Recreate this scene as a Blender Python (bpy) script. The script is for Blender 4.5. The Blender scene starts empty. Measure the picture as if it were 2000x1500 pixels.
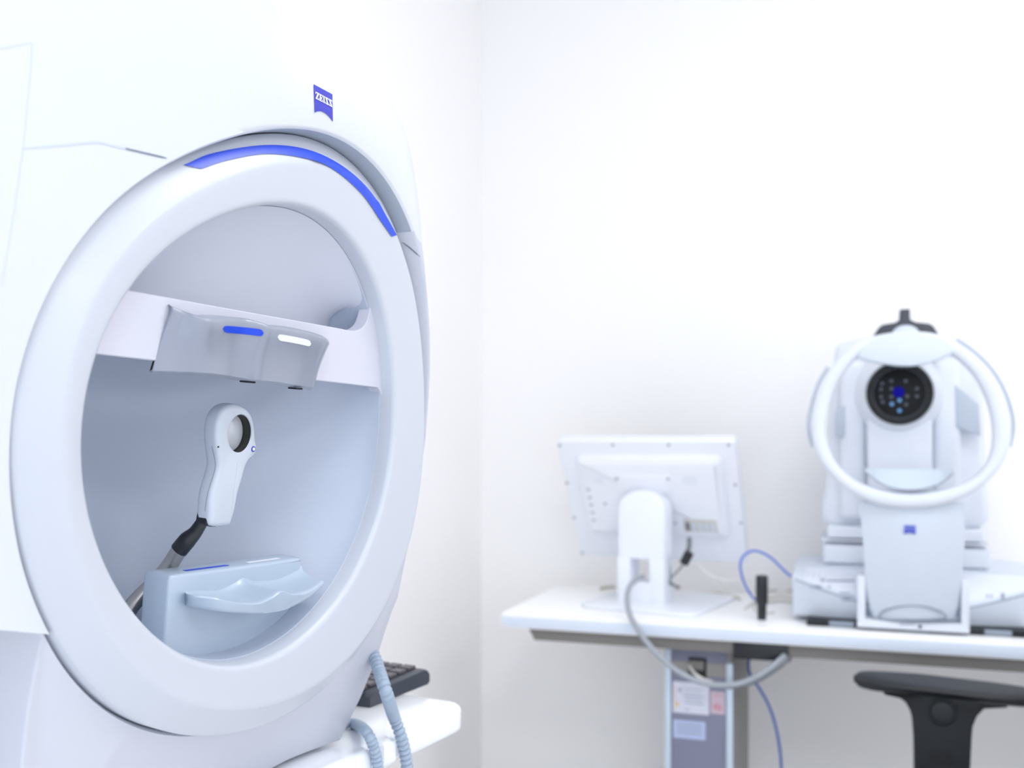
import bpy, bmesh, math, random
import numpy as np
from mathutils import Vector, Matrix
from mathutils.bvhtree import BVHTree
random.seed(4)
S = bpy.context.scene
COL = S.collection
PI = math.pi

# ------------------------------------------------------------------ camera, world, lights, exposure
F, HY, CH = 2000.0, 850.0, 1.16          # focal length in px (2000x1500), horizon row, camera height
cam_d = bpy.data.cameras.new('camera')
cam = bpy.data.objects.new('camera', cam_d); COL.objects.link(cam)
cam.location = (0, 0, CH); cam.rotation_euler = (PI/2, 0, 0)
cam_d.sensor_width = 36; cam_d.lens = 36.0*F/2000
cam_d.shift_y = (HY-750)/2000.0
cam_d.clip_start = .02
cam_d.dof.use_dof = True; cam_d.dof.focus_distance = .80; cam_d.dof.aperture_fstop = 6.0
S.camera = cam
S.view_settings.view_transform = 'Standard'; S.view_settings.look = 'None'
S.view_settings.gamma = 1; S.view_settings.use_curve_mapping = False
S.view_settings.exposure = 0.0
S.cycles.use_denoising = True
S.cycles.max_bounces = 10; S.cycles.diffuse_bounces = 8

w = bpy.data.worlds.new('sky'); S.world = w; w.use_nodes = True
w.node_tree.nodes['Background'].inputs[0].default_value = (.62, .78, 1, 1)
w.node_tree.nodes['Background'].inputs[1].default_value = 1.2

# room frame: x along the far table and wall, y into the wall, turned about z
YAW = math.radians(-18.6)
TO = Vector((-.0254, 2.305, .76))         # front left top corner of the far table
TM = Matrix.Translation(TO) @ Matrix.Rotation(YAW, 4, 'Z')
TI = TM.inverted()
WB, WL = .54, TI.to_3x3() @ Vector((0, 0, 0))
XL, XR, YF, YB, ZF, ZC = -.245, 3.2, -3.6, .54, -.76, 1.86   # room limits in the room frame

def area(name, loc, rot, sx, sy, power, col):
    d = bpy.data.lights.new(name, 'AREA'); d.shape = 'RECTANGLE'; d.size = sx; d.size_y = sy
    d.energy = power; d.color = col
    o = bpy.data.objects.new(name, d); COL.objects.link(o)
    o.matrix_world = TM @ Matrix.Translation(loc) @ Matrix.Rotation(rot[2], 4, 'Z') @ Matrix.Rotation(rot[0], 4, 'X') @ Matrix.Rotation(rot[1], 4, 'Y')
    return o
LAMPS = [(1.15, -1.0), (1.15, -2.7), (2.5, -1.0), (2.5, -2.7)]  # unseen ceiling panels, added and spaced to light the room evenly
for i, (x, y) in enumerate(LAMPS):
    area('lamp_light', (x, y, ZC-.05), (0, 0, 0), .58, .58, 7.7, (1, 1, 1))
area('window_fill', (1.1, YF-.12, .35), (PI/2, 0, 0), 2.2, 1.8, 14, (.93, .97, 1))  # fill light through the added window, for the bowl and low walls

# ------------------------------------------------------------------ materials
def lin(c):
    return tuple(((x/255)/12.92 if x/255 <= .04045 else ((x/255+.055)/1.055)**2.4) for x in c)+(1,)
def mat(name, rgb, rough=.4, metal=0, noise=.02, scale=30, coat=0, emit=0, spec=.5, trans=0, bump=0):
    m = bpy.data.materials.new(name); m.use_nodes = True
    nt = m.node_tree; b = nt.nodes['Principled BSDF']; c = lin(rgb)
    b.inputs['Roughness'].default_value = rough; b.inputs['Metallic'].default_value = metal
    b.inputs['Coat Weight'].default_value = coat; b.inputs['Coat Roughness'].default_value = .12
    b.inputs['Specular IOR Level'].default_value = spec
    b.inputs['Transmission Weight'].default_value = trans
    n = nt.nodes.new('ShaderNodeTexNoise'); n.inputs['Scale'].default_value = scale
    tc = nt.nodes.new('ShaderNodeTexCoord'); nt.links.new(tc.outputs['Object'], n.inputs['Vector'])
    mx = nt.nodes.new('ShaderNodeMix'); mx.data_type = 'RGBA'
    mx.inputs[6].default_value = tuple(x*(1-noise) for x in c[:3])+(1,)
    mx.inputs[7].default_value = tuple(min(1, x*(1+noise)) for x in c[:3])+(1,)
    nt.links.new(n.outputs['Fac'], mx.inputs[0]); nt.links.new(mx.outputs[2], b.inputs['Base Color'])
    if bump:
        bp = nt.nodes.new('ShaderNodeBump'); bp.inputs['Strength'].default_value = bump; bp.inputs['Distance'].default_value = .002
        nt.links.new(n.outputs['Fac'], bp.inputs['Height']); nt.links.new(bp.outputs[0], b.inputs['Normal'])
    if emit:
        b.inputs['Emission Color'].default_value = c; b.inputs['Emission Strength'].default_value = emit
    return m
M = dict(
    wall=mat('wall_paint', (247, 246, 246), .85, noise=.008, scale=3, bump=.02),
    ceiling=mat('ceiling_paint', (250, 250, 250), .9, noise=.01),
    floor=mat('floor_vinyl', (234, 233, 233), .45, noise=.02, scale=12),
    trim=mat('white_trim', (238, 238, 238), .4),
    shell=mat('cool_white_plastic', (209, 213, 220), .42, noise=.004, coat=0),
    lower=mat('shaded_shell_plastic', (196, 199, 210), .45, noise=.004),  # shell plastic greyed to carry the shade below the ring
    ring=mat('ring_plastic', (192, 197, 207), .36, noise=.004, coat=.05),
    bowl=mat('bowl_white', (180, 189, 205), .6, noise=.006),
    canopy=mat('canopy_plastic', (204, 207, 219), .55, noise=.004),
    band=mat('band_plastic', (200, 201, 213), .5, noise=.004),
    grey=mat('blue_grey_plastic', (172, 187, 204), .3, noise=.005, coat=.3),
    browg=mat('brow_grey_plastic', (140, 146, 161), .28, noise=.005, coat=.35),
    hold=mat('pale_grey_plastic', (188, 196, 208), .35, noise=.005, coat=.2),
    rim=mat('rim_grey', (168, 177, 190), .5),
    seam=mat('seam_grey', (120, 130, 146), .6),
    seamlight=mat('seam_light', (196, 204, 218), .6),
    blue=mat('bright_blue', (12, 66, 208), .35, noise=.01),
    logo=mat('logo_blue', (60, 62, 184), .4, noise=.01),
    logo2=mat('logo_blue_deep', (20, 50, 190), .4, noise=.01),
    white=mat('print_white', (244, 246, 250), .45),
    pill=mat('white_pill', (238, 240, 248), .3),
    black=mat('black_plastic', (22, 25, 31), .35),
    dblack=mat('dark_cavity', (12, 14, 18), .6),
    steel=mat('brushed_steel', (196, 190, 184), .28, 1, noise=.05, scale=90),
    olive=mat('dark_lens_tube', (34, 38, 32), .4),
    lens=mat('milky_lens', (196, 201, 210), .12, noise=.03, coat=.6),
    hose=mat('hose_grey_blue', (152, 168, 186), .42, noise=.01),
    tabw=mat('table_white', (240, 243, 248), .22, coat=.3),
    tabtop=mat('laminate_white', (251, 251, 251), .3, coat=.1),
    tabedge=mat('edge_strip_blue_white', (215, 224, 238), .35),
    beam=mat('warm_grey_steel', (122, 119, 116), .5),
    colf=mat('column_lilac_grey', (122, 124, 145), .5, noise=.03),
    colt=mat('column_alu_trim', (190, 203, 216), .35, .3),
    cols=mat('column_side_grey', (142, 141, 137), .5),
    stick=mat('sticker_lilac', (205, 207, 222), .5, noise=.02, scale=80),
    stickb=mat('sticker_blue', (176, 188, 222), .5, noise=.02, scale=80),
    stickp=mat('sticker_pink', (196, 176, 190), .5, noise=.05, scale=80),
    red=mat('print_red', (190, 110, 120), .5), yel=mat('print_yellow', (214, 172, 90), .5),
    pgrey=mat('print_grey', (150, 156, 176), .5),
    monw=mat('monitor_back_white', (236, 238, 245), .4, coat=.1),
    mons=mat('monitor_stand_white', (236, 240, 248), .3, coat=.2),
    screen=mat('screen_glass', (20, 22, 26), .1),
    screw=mat('screw_grey', (112, 118, 134), .4, .4),
    octw=mat('scanner_white', (220, 225, 234), .38, coat=.05),
    octg=mat('scanner_pale_grey', (208, 216, 228), .4),
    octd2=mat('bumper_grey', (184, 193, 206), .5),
    octp=mat('scanner_panel', (226, 231, 241), .4),
    octd=mat('handle_grey', (140, 150, 164), .4),
    tray=mat('chin_tray_grey', (196, 208, 220), .3, coat=.2),
    lensb=mat('black_lens_glass', (8, 9, 13), .35, spec=.2),
    led=mat('led_ring_grey', (84, 90, 100), .4),
    ledb=mat('led_ring_blue', (90, 140, 190), .3, emit=.25),
    deepb=mat('deep_blue_lens', (5, 5, 120), .6, spec=.1, emit=.5),
    strap=mat('charcoal_plastic', (62, 66, 76), .5),
    cabg=mat('cable_grey', (158, 164, 173), .4), cabd=mat('cable_dark_grey', (118, 122, 130), .45),
    cabw=mat('cable_white', (226, 226, 220), .45), cabb=mat('cable_blue', (72, 112, 206), .4),
    cabbd=mat('cable_blue_deep', (50, 86, 160), .4), cabt=mat('cable_tan', (206, 203, 192), .5),
    chair=mat('chair_black', (15, 19, 25), .42, noise=.04), chairp=mat('armrest_charcoal', (20, 24, 30), .5, noise=.04),
    fabric=mat('seat_fabric', (34, 38, 44), .9, noise=.1, scale=200, bump=.1),
    key=mat('key_charcoal', (82, 78, 84), .4), kbd=mat('keyboard_case', (58, 64, 74), .4),
    pane=mat('window_glass', (235, 242, 250), .02, trans=1),
    lampd=mat('lamp_diffuser', (255, 255, 255), .5, emit=2.0),
)

# ------------------------------------------------------------------ mesh helpers
def P3(p): return Vector(p)
def mk(name, V, Fc, m, parent=None, ang=35, mi=None, mats=None):
    me = bpy.data.meshes.new(name)
    me.from_pydata([tuple(v) for v in V], [], Fc); me.update()
    bm = bmesh.new(); bm.from_mesh(me); bmesh.ops.recalc_face_normals(bm, faces=bm.faces); bm.to_mesh(me); bm.free()
    for x in (mats or [m]): me.materials.append(x)
    if mi: me.polygons.foreach_set('material_index', mi)
    me.polygons.foreach_set('use_smooth', [True]*len(me.polygons))
    me.set_sharp_from_angle(angle=math.radians(ang))
    o = bpy.data.objects.new(name, me); COL.objects.link(o)
    if parent: o.parent = parent
    return o
def mkbm(name, bm, m, parent=None, ang=35):
    me = bpy.data.meshes.new(name); bmesh.ops.recalc_face_normals(bm, faces=bm.faces); bm.to_mesh(me); bm.free()
    me.materials.append(m)
    me.polygons.foreach_set('use_smooth', [True]*len(me.polygons)); me.set_sharp_from_angle(angle=math.radians(ang))
    o = bpy.data.objects.new(name, me); COL.objects.link(o)
    if parent: o.parent = parent
    return o
def loft(rings, closed=True, cap0=True, cap1=True, V=None, Fc=None):
    V = [] if V is None else V; Fc = [] if Fc is None else Fc
    n = len(rings[0]); base = len(V)
    for r in rings: V += list(r)
    for i in range(len(rings)-1):
        for k in range(n if closed else n-1):
            a = base+i*n+k; b = base+i*n+(k+1) % n
            Fc.append((a, b, b+n, a+n))
    if closed and cap0: Fc.append(tuple(base+k for k in range(n))[::-1])
    if closed and cap1: Fc.append(tuple(base+(len(rings)-1)*n+k for k in range(n)))
    return V, Fc
def smooth_closed(pts, n=96):
    pts = [Vector(p) for p in pts]; k = len(pts); out = []
    per = max(2, n//k)
    for i in range(k):
        a, b, c, d = pts[i-1], pts[i], pts[(i+1) % k], pts[(i+2) % k]
        for j in range(per):
            t = j/per
            out.append(.5*((2*b)+(c-a)*t+(2*a-5*b+4*c-d)*t*t+(3*b-a-3*c+d)*t**3))
    return out
def smooth_open(pts, per=8):
    pts = [Vector(p) for p in pts]; out = []
    q = [2*pts[0]-pts[1]]+pts+[2*pts[-1]-pts[-2]]
    for i in range(1, len(q)-2):
        a, b, c, d = q[i-1:i+3]
        for j in range(per):
            t = j/per
            out.append(.5*((2*b)+(c-a)*t+(2*a-5*b+4*c-d)*t*t+(3*b-a-3*c+d)*t**3))
    out.append(pts[-1]); return out
def area2(P): return sum(P[i][0]*P[(i+1) % len(P)][1]-P[(i+1) % len(P)][0]*P[i][1] for i in range(len(P)))/2
def inset(P, d):
    """offset a closed 2-D outline inwards by d"""
    n = len(P); s = 1 if area2(P) > 0 else -1; out = []
    for i in range(n):
        a, b, c = Vector(P[i-1][:2]), Vector(P[i][:2]), Vector(P[(i+1) % n][:2])
        e1 = (b-a); e2 = (c-b)
        if e1.length < 1e-9 or e2.length < 1e-9: out.append(b.copy()); continue
        e1.normalize(); e2.normalize()
        n1 = Vector((-e1.y, e1.x))*s; n2 = Vector((-e2.y, e2.x))*s
        nn = n1+n2
        if nn.length < 1e-6: nn = n1.copy()
        nn.normalize(); out.append(b+nn*(d/max(.5, nn.dot(n1))))
    return out
def plate_rings(P, z0, z1, r=0, seg=3, f=None, both=True):
    """rings of a rounded slab: outline P in (a,b), thickness along the third axis from z0 to z1"""
    f = f or (lambda a, b, c: Vector((a, b, c)))
    sg = 1 if z1 > z0 else -1; rings = []
    if r > 0 and both:
        for i in range(seg):
            t = i/seg*PI/2; Q = inset(P, r*(1-math.sin(t))); z = z0+sg*r*(1-math.cos(t))
            rings.append([f(p[0], p[1], z) for p in Q])
        rings.append([f(p[0], p[1], z0+sg*r) for p in P])
    else: rings.append([f(p[0], p[1], z0) for p in P])
    if r > 0:
        rings.append([f(p[0], p[1], z1-sg*r) for p in P])
        for i in range(1, seg+1):
            t = i/seg*PI/2; Q = inset(P, r*(1-math.cos(t))); z = z1-sg*r*(1-math.sin(t))
            rings.append([f(p[0], p[1], z) for p in Q])
    else: rings.append([f(p[0], p[1], z1) for p in P])
    return rings
def plate(name, P, z0, z1, m, parent=None, r=0, seg=3, f=None, both=True, ang=35):
    V, Fc = loft(plate_rings(P, z0, z1, r, seg, f, both))
    return mk(name, V, Fc, m, parent, ang)
def rrect(x0, y0, x1, y1, r, seg=5):
    P = []
    for cx, cy, a in ((x1-r, y1-r, 0), (x0+r, y1-r, 90), (x0+r, y0+r, 180), (x1-r, y0+r, 270)):
        for i in range(seg+1):
            t = math.radians(a+90*i/seg); P.append((cx+r*math.cos(t), cy+r*math.sin(t)))
    return P
def box(name, x0, x1, y0, y1, z0, z1, m, parent=None, r=.002, seg=2, tf=None):
    bm = bmesh.new(); bmesh.ops.create_cube(bm, size=1)
    for v in bm.verts: v.co = Vector(((x0+x1)/2+v.co.x*(x1-x0), (y0+y1)/2+v.co.y*(y1-y0), (z0+z1)/2+v.co.z*(z1-z0)))
    if r > 0: bmesh.ops.bevel(bm, geom=bm.edges[:], offset=r, segments=seg, affect='EDGES', profile=.5)
    if tf:
        for v in bm.verts: v.co = tf @ v.co
    return mkbm(name, bm, m, parent)
def resample(C, step):
    out = [C[0].copy()]; acc = 0
    for a, b in zip(C[:-1], C[1:]):
        d = (b-a).length
        while acc+d >= step*len(out): out.append(a.lerp(b, (step*len(out)-acc)/d))
        acc += d
    return out
def tube(name, pts, r, m, parent=None, n=10, per=10, smooth=True, rf=None, caps=True, step=0):
    C = smooth_open(pts, per) if smooth else [Vector(p) for p in pts]
    if step: C = resample(C, step)
    rings = []; up = None; L = 0
    for i, c in enumerate(C):
        t = (C[min(i+1, len(C)-1)]-C[max(i-1, 0)]).normalized()
        if up is None:
            up = Vector((0, 0, 1)) if abs(t.z) < .9 else Vector((1, 0, 0))
        up = (up-t*up.dot(t)).normalized(); s = t.cross(up)
        if i: L += (c-C[i-1]).length
        rr = rf(L, i/(len(C)-1)) if rf else r
        rings.append([c+(up*math.cos(2*PI*k/n)+s*math.sin(2*PI*k/n))*rr for k in range(n)])
    V, Fc = loft(rings, cap0=caps, cap1=caps)
    return mk(name, V, Fc, m, parent, 50)
def root(name, label, cat, mw, group=None):
    o = bpy.data.objects.new(name, None); COL.objects.link(o); o.matrix_world = mw
    o.empty_display_size = .05
    tagit(o, label, cat, group); return o
def tagit(o, label, cat, group=None):
    o['label'] = label; o['category'] = cat
    if group: o['group'] = group
def lab(o, s): o['label'] = s; return o
def struct(o): o['kind'] = 'structure'; return o

# glyph strokes (unit box, y up) for the five logo letters; thick strokes with slab serifs
def glyph_polys(ch):
    q = lambda *p: list(p)
    if ch == 'Z': return [q((.02, 1), (.98, 1), (.98, .88), (.02, .88)), q((.6, .9), (.98, .9), (.4, .1), (.02, .1)), q((.02, .12), (.98, .12), (.98, 0), (.02, 0)), q((.02, 1), (.1, 1), (.1, .68), (.02, .68)), q((.9, .32), (.98, .32), (.98, 0), (.9, 0))]
    if ch == 'E': return [q((.02, 1), (.55, 1), (.55, .93), (.02, .93)), q((.15, 1), (.47, 1), (.47, 0), (.15, 0)), q((.02, .07), (.55, .07), (.55, 0), (.02, 0)), q((.4, 1), (.96, 1), (.96, .9), (.4, .9)), q((.86, 1), (.96, 1), (.96, .68), (.86, .68)), q((.4, .55), (.75, .55), (.75, .45), (.4, .45)), q((.68, .66), (.75, .66), (.75, .34), (.68, .34)), q((.4, .1), (.96, .1), (.96, 0), (.4, 0)), q((.86, .32), (.96, .32), (.96, 0), (.86, 0))]
    if ch == 'I': return [q((.05, 1), (.95, 1), (.95, .92), (.05, .92)), q((.25, 1), (.75, 1), (.75, 0), (.25, 0)), q((.05, .08), (.95, .08), (.95, 0), (.05, 0))]
    return [q((.05, 1), (.92, 1), (.92, .88), (.05, .88)), q((.05, .93), (.42, .93), (.95, .07), (.58, .07)), q((.08, .12), (.95, .12), (.95, 0), (.08, 0)), q((.83, 1), (.92, 1), (.92, .70), (.83, .74)), q((.08, .30), (.17, .26), (.17, 0), (.08, 0))]
def logo_text():
    """polygons of the word in a unit square badge (s right, t up)"""
    out = []; x = .04; wd = [.2, .2, .13, .19, .2]
    for ch, k in zip('ZEISS', wd):
        for p in glyph_polys(ch): out.append([(x+a*(k-.012), .50+b*.25) for a, b in p])
        x += k
    return out

# ------------------------------------------------------------------ room shell
def wallbox(name, x0, x1, y0, y1, z0, z1, m):
    o = box(name, x0, x1, y0, y1, z0, z1, m, None, 0, tf=TM); return struct(o)
wallbox('floor', XL-.1, XR+.1, YF-.1, YB+.1, ZF-.1, ZF, M['floor'])
wallbox('ceiling', XL-.1, XR+.1, YF-.1, YB+.1, ZC, ZC+.1, M['ceiling'])
wallbox('wall_back', XL-.1, XR+.1, YB, YB+.1, ZF, ZC, M['wall'])
wallbox('wall_left', XL-.1, XL, YF, YB, ZF, ZC, M['wall'])
wallbox('wall_right', XR, XR+.1, YF, YB, ZF, ZC, M['wall'])
def wall_front():
    bm = bmesh.new(); x0, x1, z0, z1 = 0., 2.2, -.55, 1.25
    for a, b, c, d in ((XL-.1, x0, ZF, ZC), (x1, XR+.1, ZF, ZC), (x0, x1, ZF, z0), (x0, x1, z1, ZC)):
        r = bmesh.ops.create_cube(bm, size=1)
        for v in r['verts']: v.co = TM @ Vector(((a+b)/2+v.co.x*(b-a), YF-.05+v.co.y*.1, (c+d)/2+v.co.z*(d-c)))
    return struct(mkbm('wall_front', bm, M['wall']))
wall_front()
wn = box('added_window_1', 1.07, 1.13, YF-.07, YF-.03, -.55, 1.25, M['trim'], None, .002, tf=TM); struct(wn)  # unseen window, added and sized for the light it gives
for a in ((0, .06, -.55, 1.25), (2.14, 2.2, -.55, 1.25), (0, 2.2, -.55, -.49), (0, 2.2, 1.19, 1.25)):
    box('window_frame', a[0], a[1], YF-.07, YF-.03, a[2], a[3], M['trim'], wn, .002, tf=TM)
struct(box('baseboard_back', XL, XR, YB-.012, YB, ZF, ZF+.08, M['trim'], None, .002, tf=TM))
struct(box('baseboard_left', XL, XL+.012, YF, YB-.012, ZF, ZF+.08, M['trim'], None, .002, tf=TM))
for i, (x, y) in enumerate(LAMPS):
    r_ = root('added_ceiling_light', 'added square flush ceiling lamp panel out of view, ' + ('nearest the far wall by the left wall', 'by the left wall away from the far wall', 'nearest the far wall by the window side', 'by the window away from the far wall')[i], 'ceiling light', TM @ Matrix.Translation((x, y, ZC)))
    box('lamp_frame', -.31, .31, -.31, .31, -.03, 0, M['trim'], r_, .003)
    box('diffuser', -.29, .29, -.29, .29, -.036, -.028, M['lampd'], r_, .001)

# ================================================================== NEAR MACHINE (bowl perimeter)
TH, PH = math.radians(66), math.radians(-5.3)
U = Vector((math.cos(TH), math.sin(TH), 0)); N0 = Vector((math.sin(TH), -math.cos(TH), 0))
V_ = Vector((0, 0, 1))*math.cos(PH)-N0*math.sin(PH)
N_ = N0*math.cos(PH)+Vector((0, 0, 1))*math.sin(PH)
MC = Vector((-.176, .770, CH-.002)); CAM = Vector((0, 0, CH))
def L(px, py, w=0.):
    d = Vector(((px-1000)/F, 1, (HY-py)/F))
    t = ((MC-CAM).dot(N_)+w)/d.dot(N_); p = CAM+d*t-MC
    return Vector((p.dot(U), p.dot(V_)))
def LL(pts, w=0.):
    return [L(*p, w) if len(p) == 2 else L(p[0], p[1], p[2]) for p in pts]
MB = Matrix(((U.x, V_.x, N_.x, MC.x), (U.y, V_.y, N_.y, MC.y), (U.z, V_.z, N_.z, MC.z), (0, 0, 0, 1)))
WP = -.068
zb = (MB @ Vector((*L(665, 1444, WP), WP))).z          # height of the table the machine stands on
VB = (zb-MC.z-WP*N_.z)/V_.z
BASE = MB @ Vector((0, VB, WP))
RM = Matrix.Translation(BASE) @ MB.to_3x3().to_4x4()
SH = Vector((0, VB, WP))                                   # machine coordinates of the root
mach = root('perimeter', 'large white bowl-shaped eye test machine with a round opening ringed by a blue stripe', 'eye test machine', RM)
def mm(u, v, w): return Vector((u, v, w))-SH

OUT = [(520,262),(640,285),(700,330),(760,420),(783,470),(805,570),(820,680),(826,800),(815,950),(790,1080),(750,1190),(700,1266),(665,1315),(577,1388),(470,1430),(395,1438),(280,1412),(200,1360),(120,1260),(60,1120),(28,980),(20,870),(35,740),(70,600),(135,480),(240,370),(335,312),(430,273)]
INN = [(530,400),(600,412),(650,440),(700,490),(735,560),(758,650),(767,760),(765,850),(753,950),(728,1040),(692,1118),(620,1211),(545,1277),(455,1298),(395,1289),(329,1256),(272,1205),(200,1080),(175,980),(163,880),(168,780),(190,690),(225,620),(262,565),(330,490),(400,440),(460,412)]
def fourier(P, order=4):
    P = np.array([tuple(p) for p in P]); a = np.arctan2(P[:, 1], P[:, 0]); r = np.hypot(P[:, 0], P[:, 1])
    B = np.stack([np.ones_like(a)]+[g(k*a) for k in range(1, order+1) for g in (np.cos, np.sin)], 1)
    c = np.linalg.lstsq(B, r, rcond=None)[0]
    return lambda t: float(c[0]+sum(c[2*k-1]*math.cos(k*t)+c[2*k]*math.sin(k*t) for k in range(1, order+1)))
RO = fourier(LL(OUT, -.013)); RI = fourier(LL(INN, -.001))
NA = 240
ANG = [2*PI*k/NA for k in range(NA)]
def pol(r, t, w): return mm(r*math.cos(t), r*math.sin(t), w)
CREASE = .021
prof = [(0, 0, -.016), (0, .0005, -.004), (0, .0016, -.0012), (0, .0035, 0), (0, .006, .0003), ('c', -.012, .0008), ('c', -.004, .0012), ('c', -.0012, .0012), ('c', 0, .0009), ('c', .0012, .0003), ('c', .004, -.0014), ('o', -.008, -.0078), ('o', -.0035, -.0108), ('o', -.0008, -.0128), ('o', 0, -.0140), ('o', 0, -.048), ('o', -.01, -.052)]
rings = []
for kind, dr, w_ in prof:
    rings.append([pol((RI(t) if kind == 0 else RO(t)-CREASE if kind == 'c' else RO(t))+dr, t, w_) for t in ANG])
V, Fc = loft(rings, cap0=False, cap1=False)
lab(mk('ring', V, Fc, M['ring'], mach, 60), 'thick white ring around the opening')
def ring_w(r, t):
    a = RO(t)-CREASE+.002; b = RO(t)-.0035
    return .0012 if r < a else .0002+(r-a)/(b-a)*(-.0110)
# blue stripe along the top of the ring bevel
so = smooth_open(LL([(370,322),(430,298),(525,283),(600,291),(660,320),(710,366),(745,425),(764,459)], -.004), 8)
si = smooth_open(LL([(398,329),(450,312),(525,300),(600,312),(650,337),(700,382),(735,432),(756,462)], -.003), 8)
rows = []
for a, b in zip(so, si):
    for_row = []
    for q in (0, .33, .66, 1):
        p = a.lerp(b, q); for_row.append(mm(p.x, p.y, ring_w(p.length, math.atan2(p.y, p.x))+.0007))
    rows.append(for_row)
V, Fc = loft(rows, closed=False)
lab(mk('stripe', V, Fc, M['blue'], mach), 'bright blue arc stripe')

# bowl
rings = [[pol(RI(t)+.001, t, -.0155) for t in ANG]]
for i in range(0, 15):
    a = i/14*PI/2*.985; k = math.cos(a)**.8; d = math.sin(a)**.9
    def dd(t): m = .85*max(0, math.cos(t+.30))**3; return d*(1-m)+(1-k**2)*m
    rings.append([pol((RI(t)-.001)*k, t, -.0158-.125*dd(t)) for t in ANG])
V, Fc = loft(rings, cap0=False)
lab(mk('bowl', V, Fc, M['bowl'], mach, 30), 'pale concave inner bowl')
# band across the bowl
W_B = -.013
def march(p, q):      # from p (inside) through q outwards until just behind the ring
    d = (q-p).normalized(); x = p.copy()
    while x.length < RI(math.atan2(x.y, x.x))+.004: x += d*.0005
    return x
TOPL = smooth_open(LL([(300,576),(420,598),(560,623),(655,640),(688,646),(704,643),(716,630),(723,606),(726,585)], W_B), 4)
BOTL = smooth_open(LL([(749,815),(748,785),(745,768),(738,759),(722,755),(560,736),(360,711)], W_B), 4)
e0 = march(TOPL[0], L(200, 557, W_B)); e1 = march(TOPL[-1], L(735, 520, W_B)); t0_ = math.atan2(BOTL[0].y, BOTL[0].x); d0_ = RI(t0_)-BOTL[0].length; tE_ = math.radians(-76)
BOTL = [Vector((r*math.cos(t), r*math.sin(t))) for t, r in ((lambda t, k: (t, RI(t)-d0_*(1-k/40)**.7-.0003+.002*(k/40)**3))(tE_+(t0_-tE_)*(40-k)/40, k) for k in range(40, 0, -1))]+BOTL
e2 = BOTL[0]*((BOTL[0].length+.004)/BOTL[0].length); e3 = march(BOTL[-1], L(195, 692, W_B))
def arc(a, b, n):
    ta, tb = math.atan2(a.y, a.x), math.atan2(b.y, b.x)
    if abs(tb-ta) > PI: tb += 2*PI if tb < ta else -2*PI
    return [Vector(((RI(ta+(tb-ta)*k/n)+.004)*math.cos(ta+(tb-ta)*k/n), (RI(ta+(tb-ta)*k/n)+.004)*math.sin(ta+(tb-ta)*k/n))) for k in range(1, n)]
lim = [e0]+TOPL+[e1]+arc(e1, e2, 40)+[e2]+BOTL+[e3]+arc(e3, e0, 6)
lim = [(p.x, p.y) for p in lim]
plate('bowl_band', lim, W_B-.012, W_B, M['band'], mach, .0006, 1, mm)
# canopy: the lighter dome surface between the lip and the top of the band
ta, tb_ = math.atan2(e1.y, e1.x)-.02, math.atan2(e0.y, e0.x)+.03
rows = []
tl_ = [e0]+TOPL+[e1]
for i in range(61):
    f_ = i/60; t = ta+(tb_-ta)*f_; p = Vector(((RI(t)-.0004)*math.cos(t), (RI(t)-.0004)*math.sin(t)))
    x = e1.x+(e0.x-e1.x)*f_; xs = sorted(tl_[:-6], key=lambda q: q.x); y = float(np.interp(x, [q.x for q in xs], [q.y for q in xs]))-.004
    row = []
    for j in range(13):
        q = j/12; b_ = math.sin(q*PI/2); row.append(mm(p.x+(x-p.x)*q, p.y+(y-p.y)*(q**1.15), -.0150-.038*b_))
    rows.append(row)
V, Fc = loft(rows, closed=False)
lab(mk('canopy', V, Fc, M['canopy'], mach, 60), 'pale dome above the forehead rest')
# shell: hood and lower shell cut from the same family of curves
MODE = ['hood']
def tab(xs, ys, sm=7):
    v = np.interp(np.arange(-2*sm, 360+2*sm+1), xs, ys, period=360); k = np.hanning(2*sm+1); k /= k.sum()
    v = np.convolve(v, k, 'same')[2*sm:-2*sm]
    return lambda t: float(np.interp(math.degrees(t) % 360, np.arange(361), v))
WFS = tab([0, 90, 128, 150, 175, 200, 240, 360], [-.0105, .003, -.002, -.004, -.010, -.013, -.014, -.0105])
def WF(t): return WFS(t) if MODE[0] == 'side' else WFP(t)
WFP = tab([0, 20, 45, 90, 128, 150, 175, 198, 218, 300, 335, 360], [-.0105, -.004, .003, .003, -.002, -.004, -.016, -.014, -.020, -.035, -.022, -.0105])
INS = tab([0, 18, 30, 45, 60, 130, 170, 205, 340, 360], [.003, .006, .014, .022, .029, .03, .012, .003, .004, .003])
HD = lambda t: .007*max(0, min(1, math.sin(t)*2))+.033*max(0, min(1, (-math.sin(t)-.55)*2.8))*(MODE[0] == 'pedestal')
WS = lambda t: WF(t)-HD(t)-INS(t)
def sil(px, py, R, wf):
    """centre-line radius point whose rounded edge (radius R, face depth wf) is tangent to the sight line through the pixel"""
    d = Vector(((px-1000)/F, 1, (HY-py)/F)); ph = .8
    t = 0
    for k in range(14):
        if k > 2 and wf is None or wf is None and k: w_ = WF(t)-HD(t)
        else: w_ = -.03 if wf is None else wf
        q = L(px, py, w_-R*(1-math.cos(ph))); t = math.atan2(q.y, q.x)
        rad = U*math.cos(t)+V_*math.sin(t); ph = math.atan2(-N_.dot(d), max(.05, rad.dot(d)))
    r = q.length-R*math.sin(ph)+R
    return Vector((r*math.cos(t), r*math.sin(t)))
MODE[0] = 'pedestal'
SIL = [sil(p[0], p[1], p[2], None) for p in ((830,760,.003,-.0105),(832,830,.003,-.012),(825,900,.003,-.016),(811,1000,.004,-.021),(792,1090,.004,-.03),(763,1200,.004,-.038),(735,1288,.004,-.052),(705,1360,.004,-.060),(665,1444,.004,-.068))]
MODE[0] = 'hood'; SILR = list(SIL)
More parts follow.
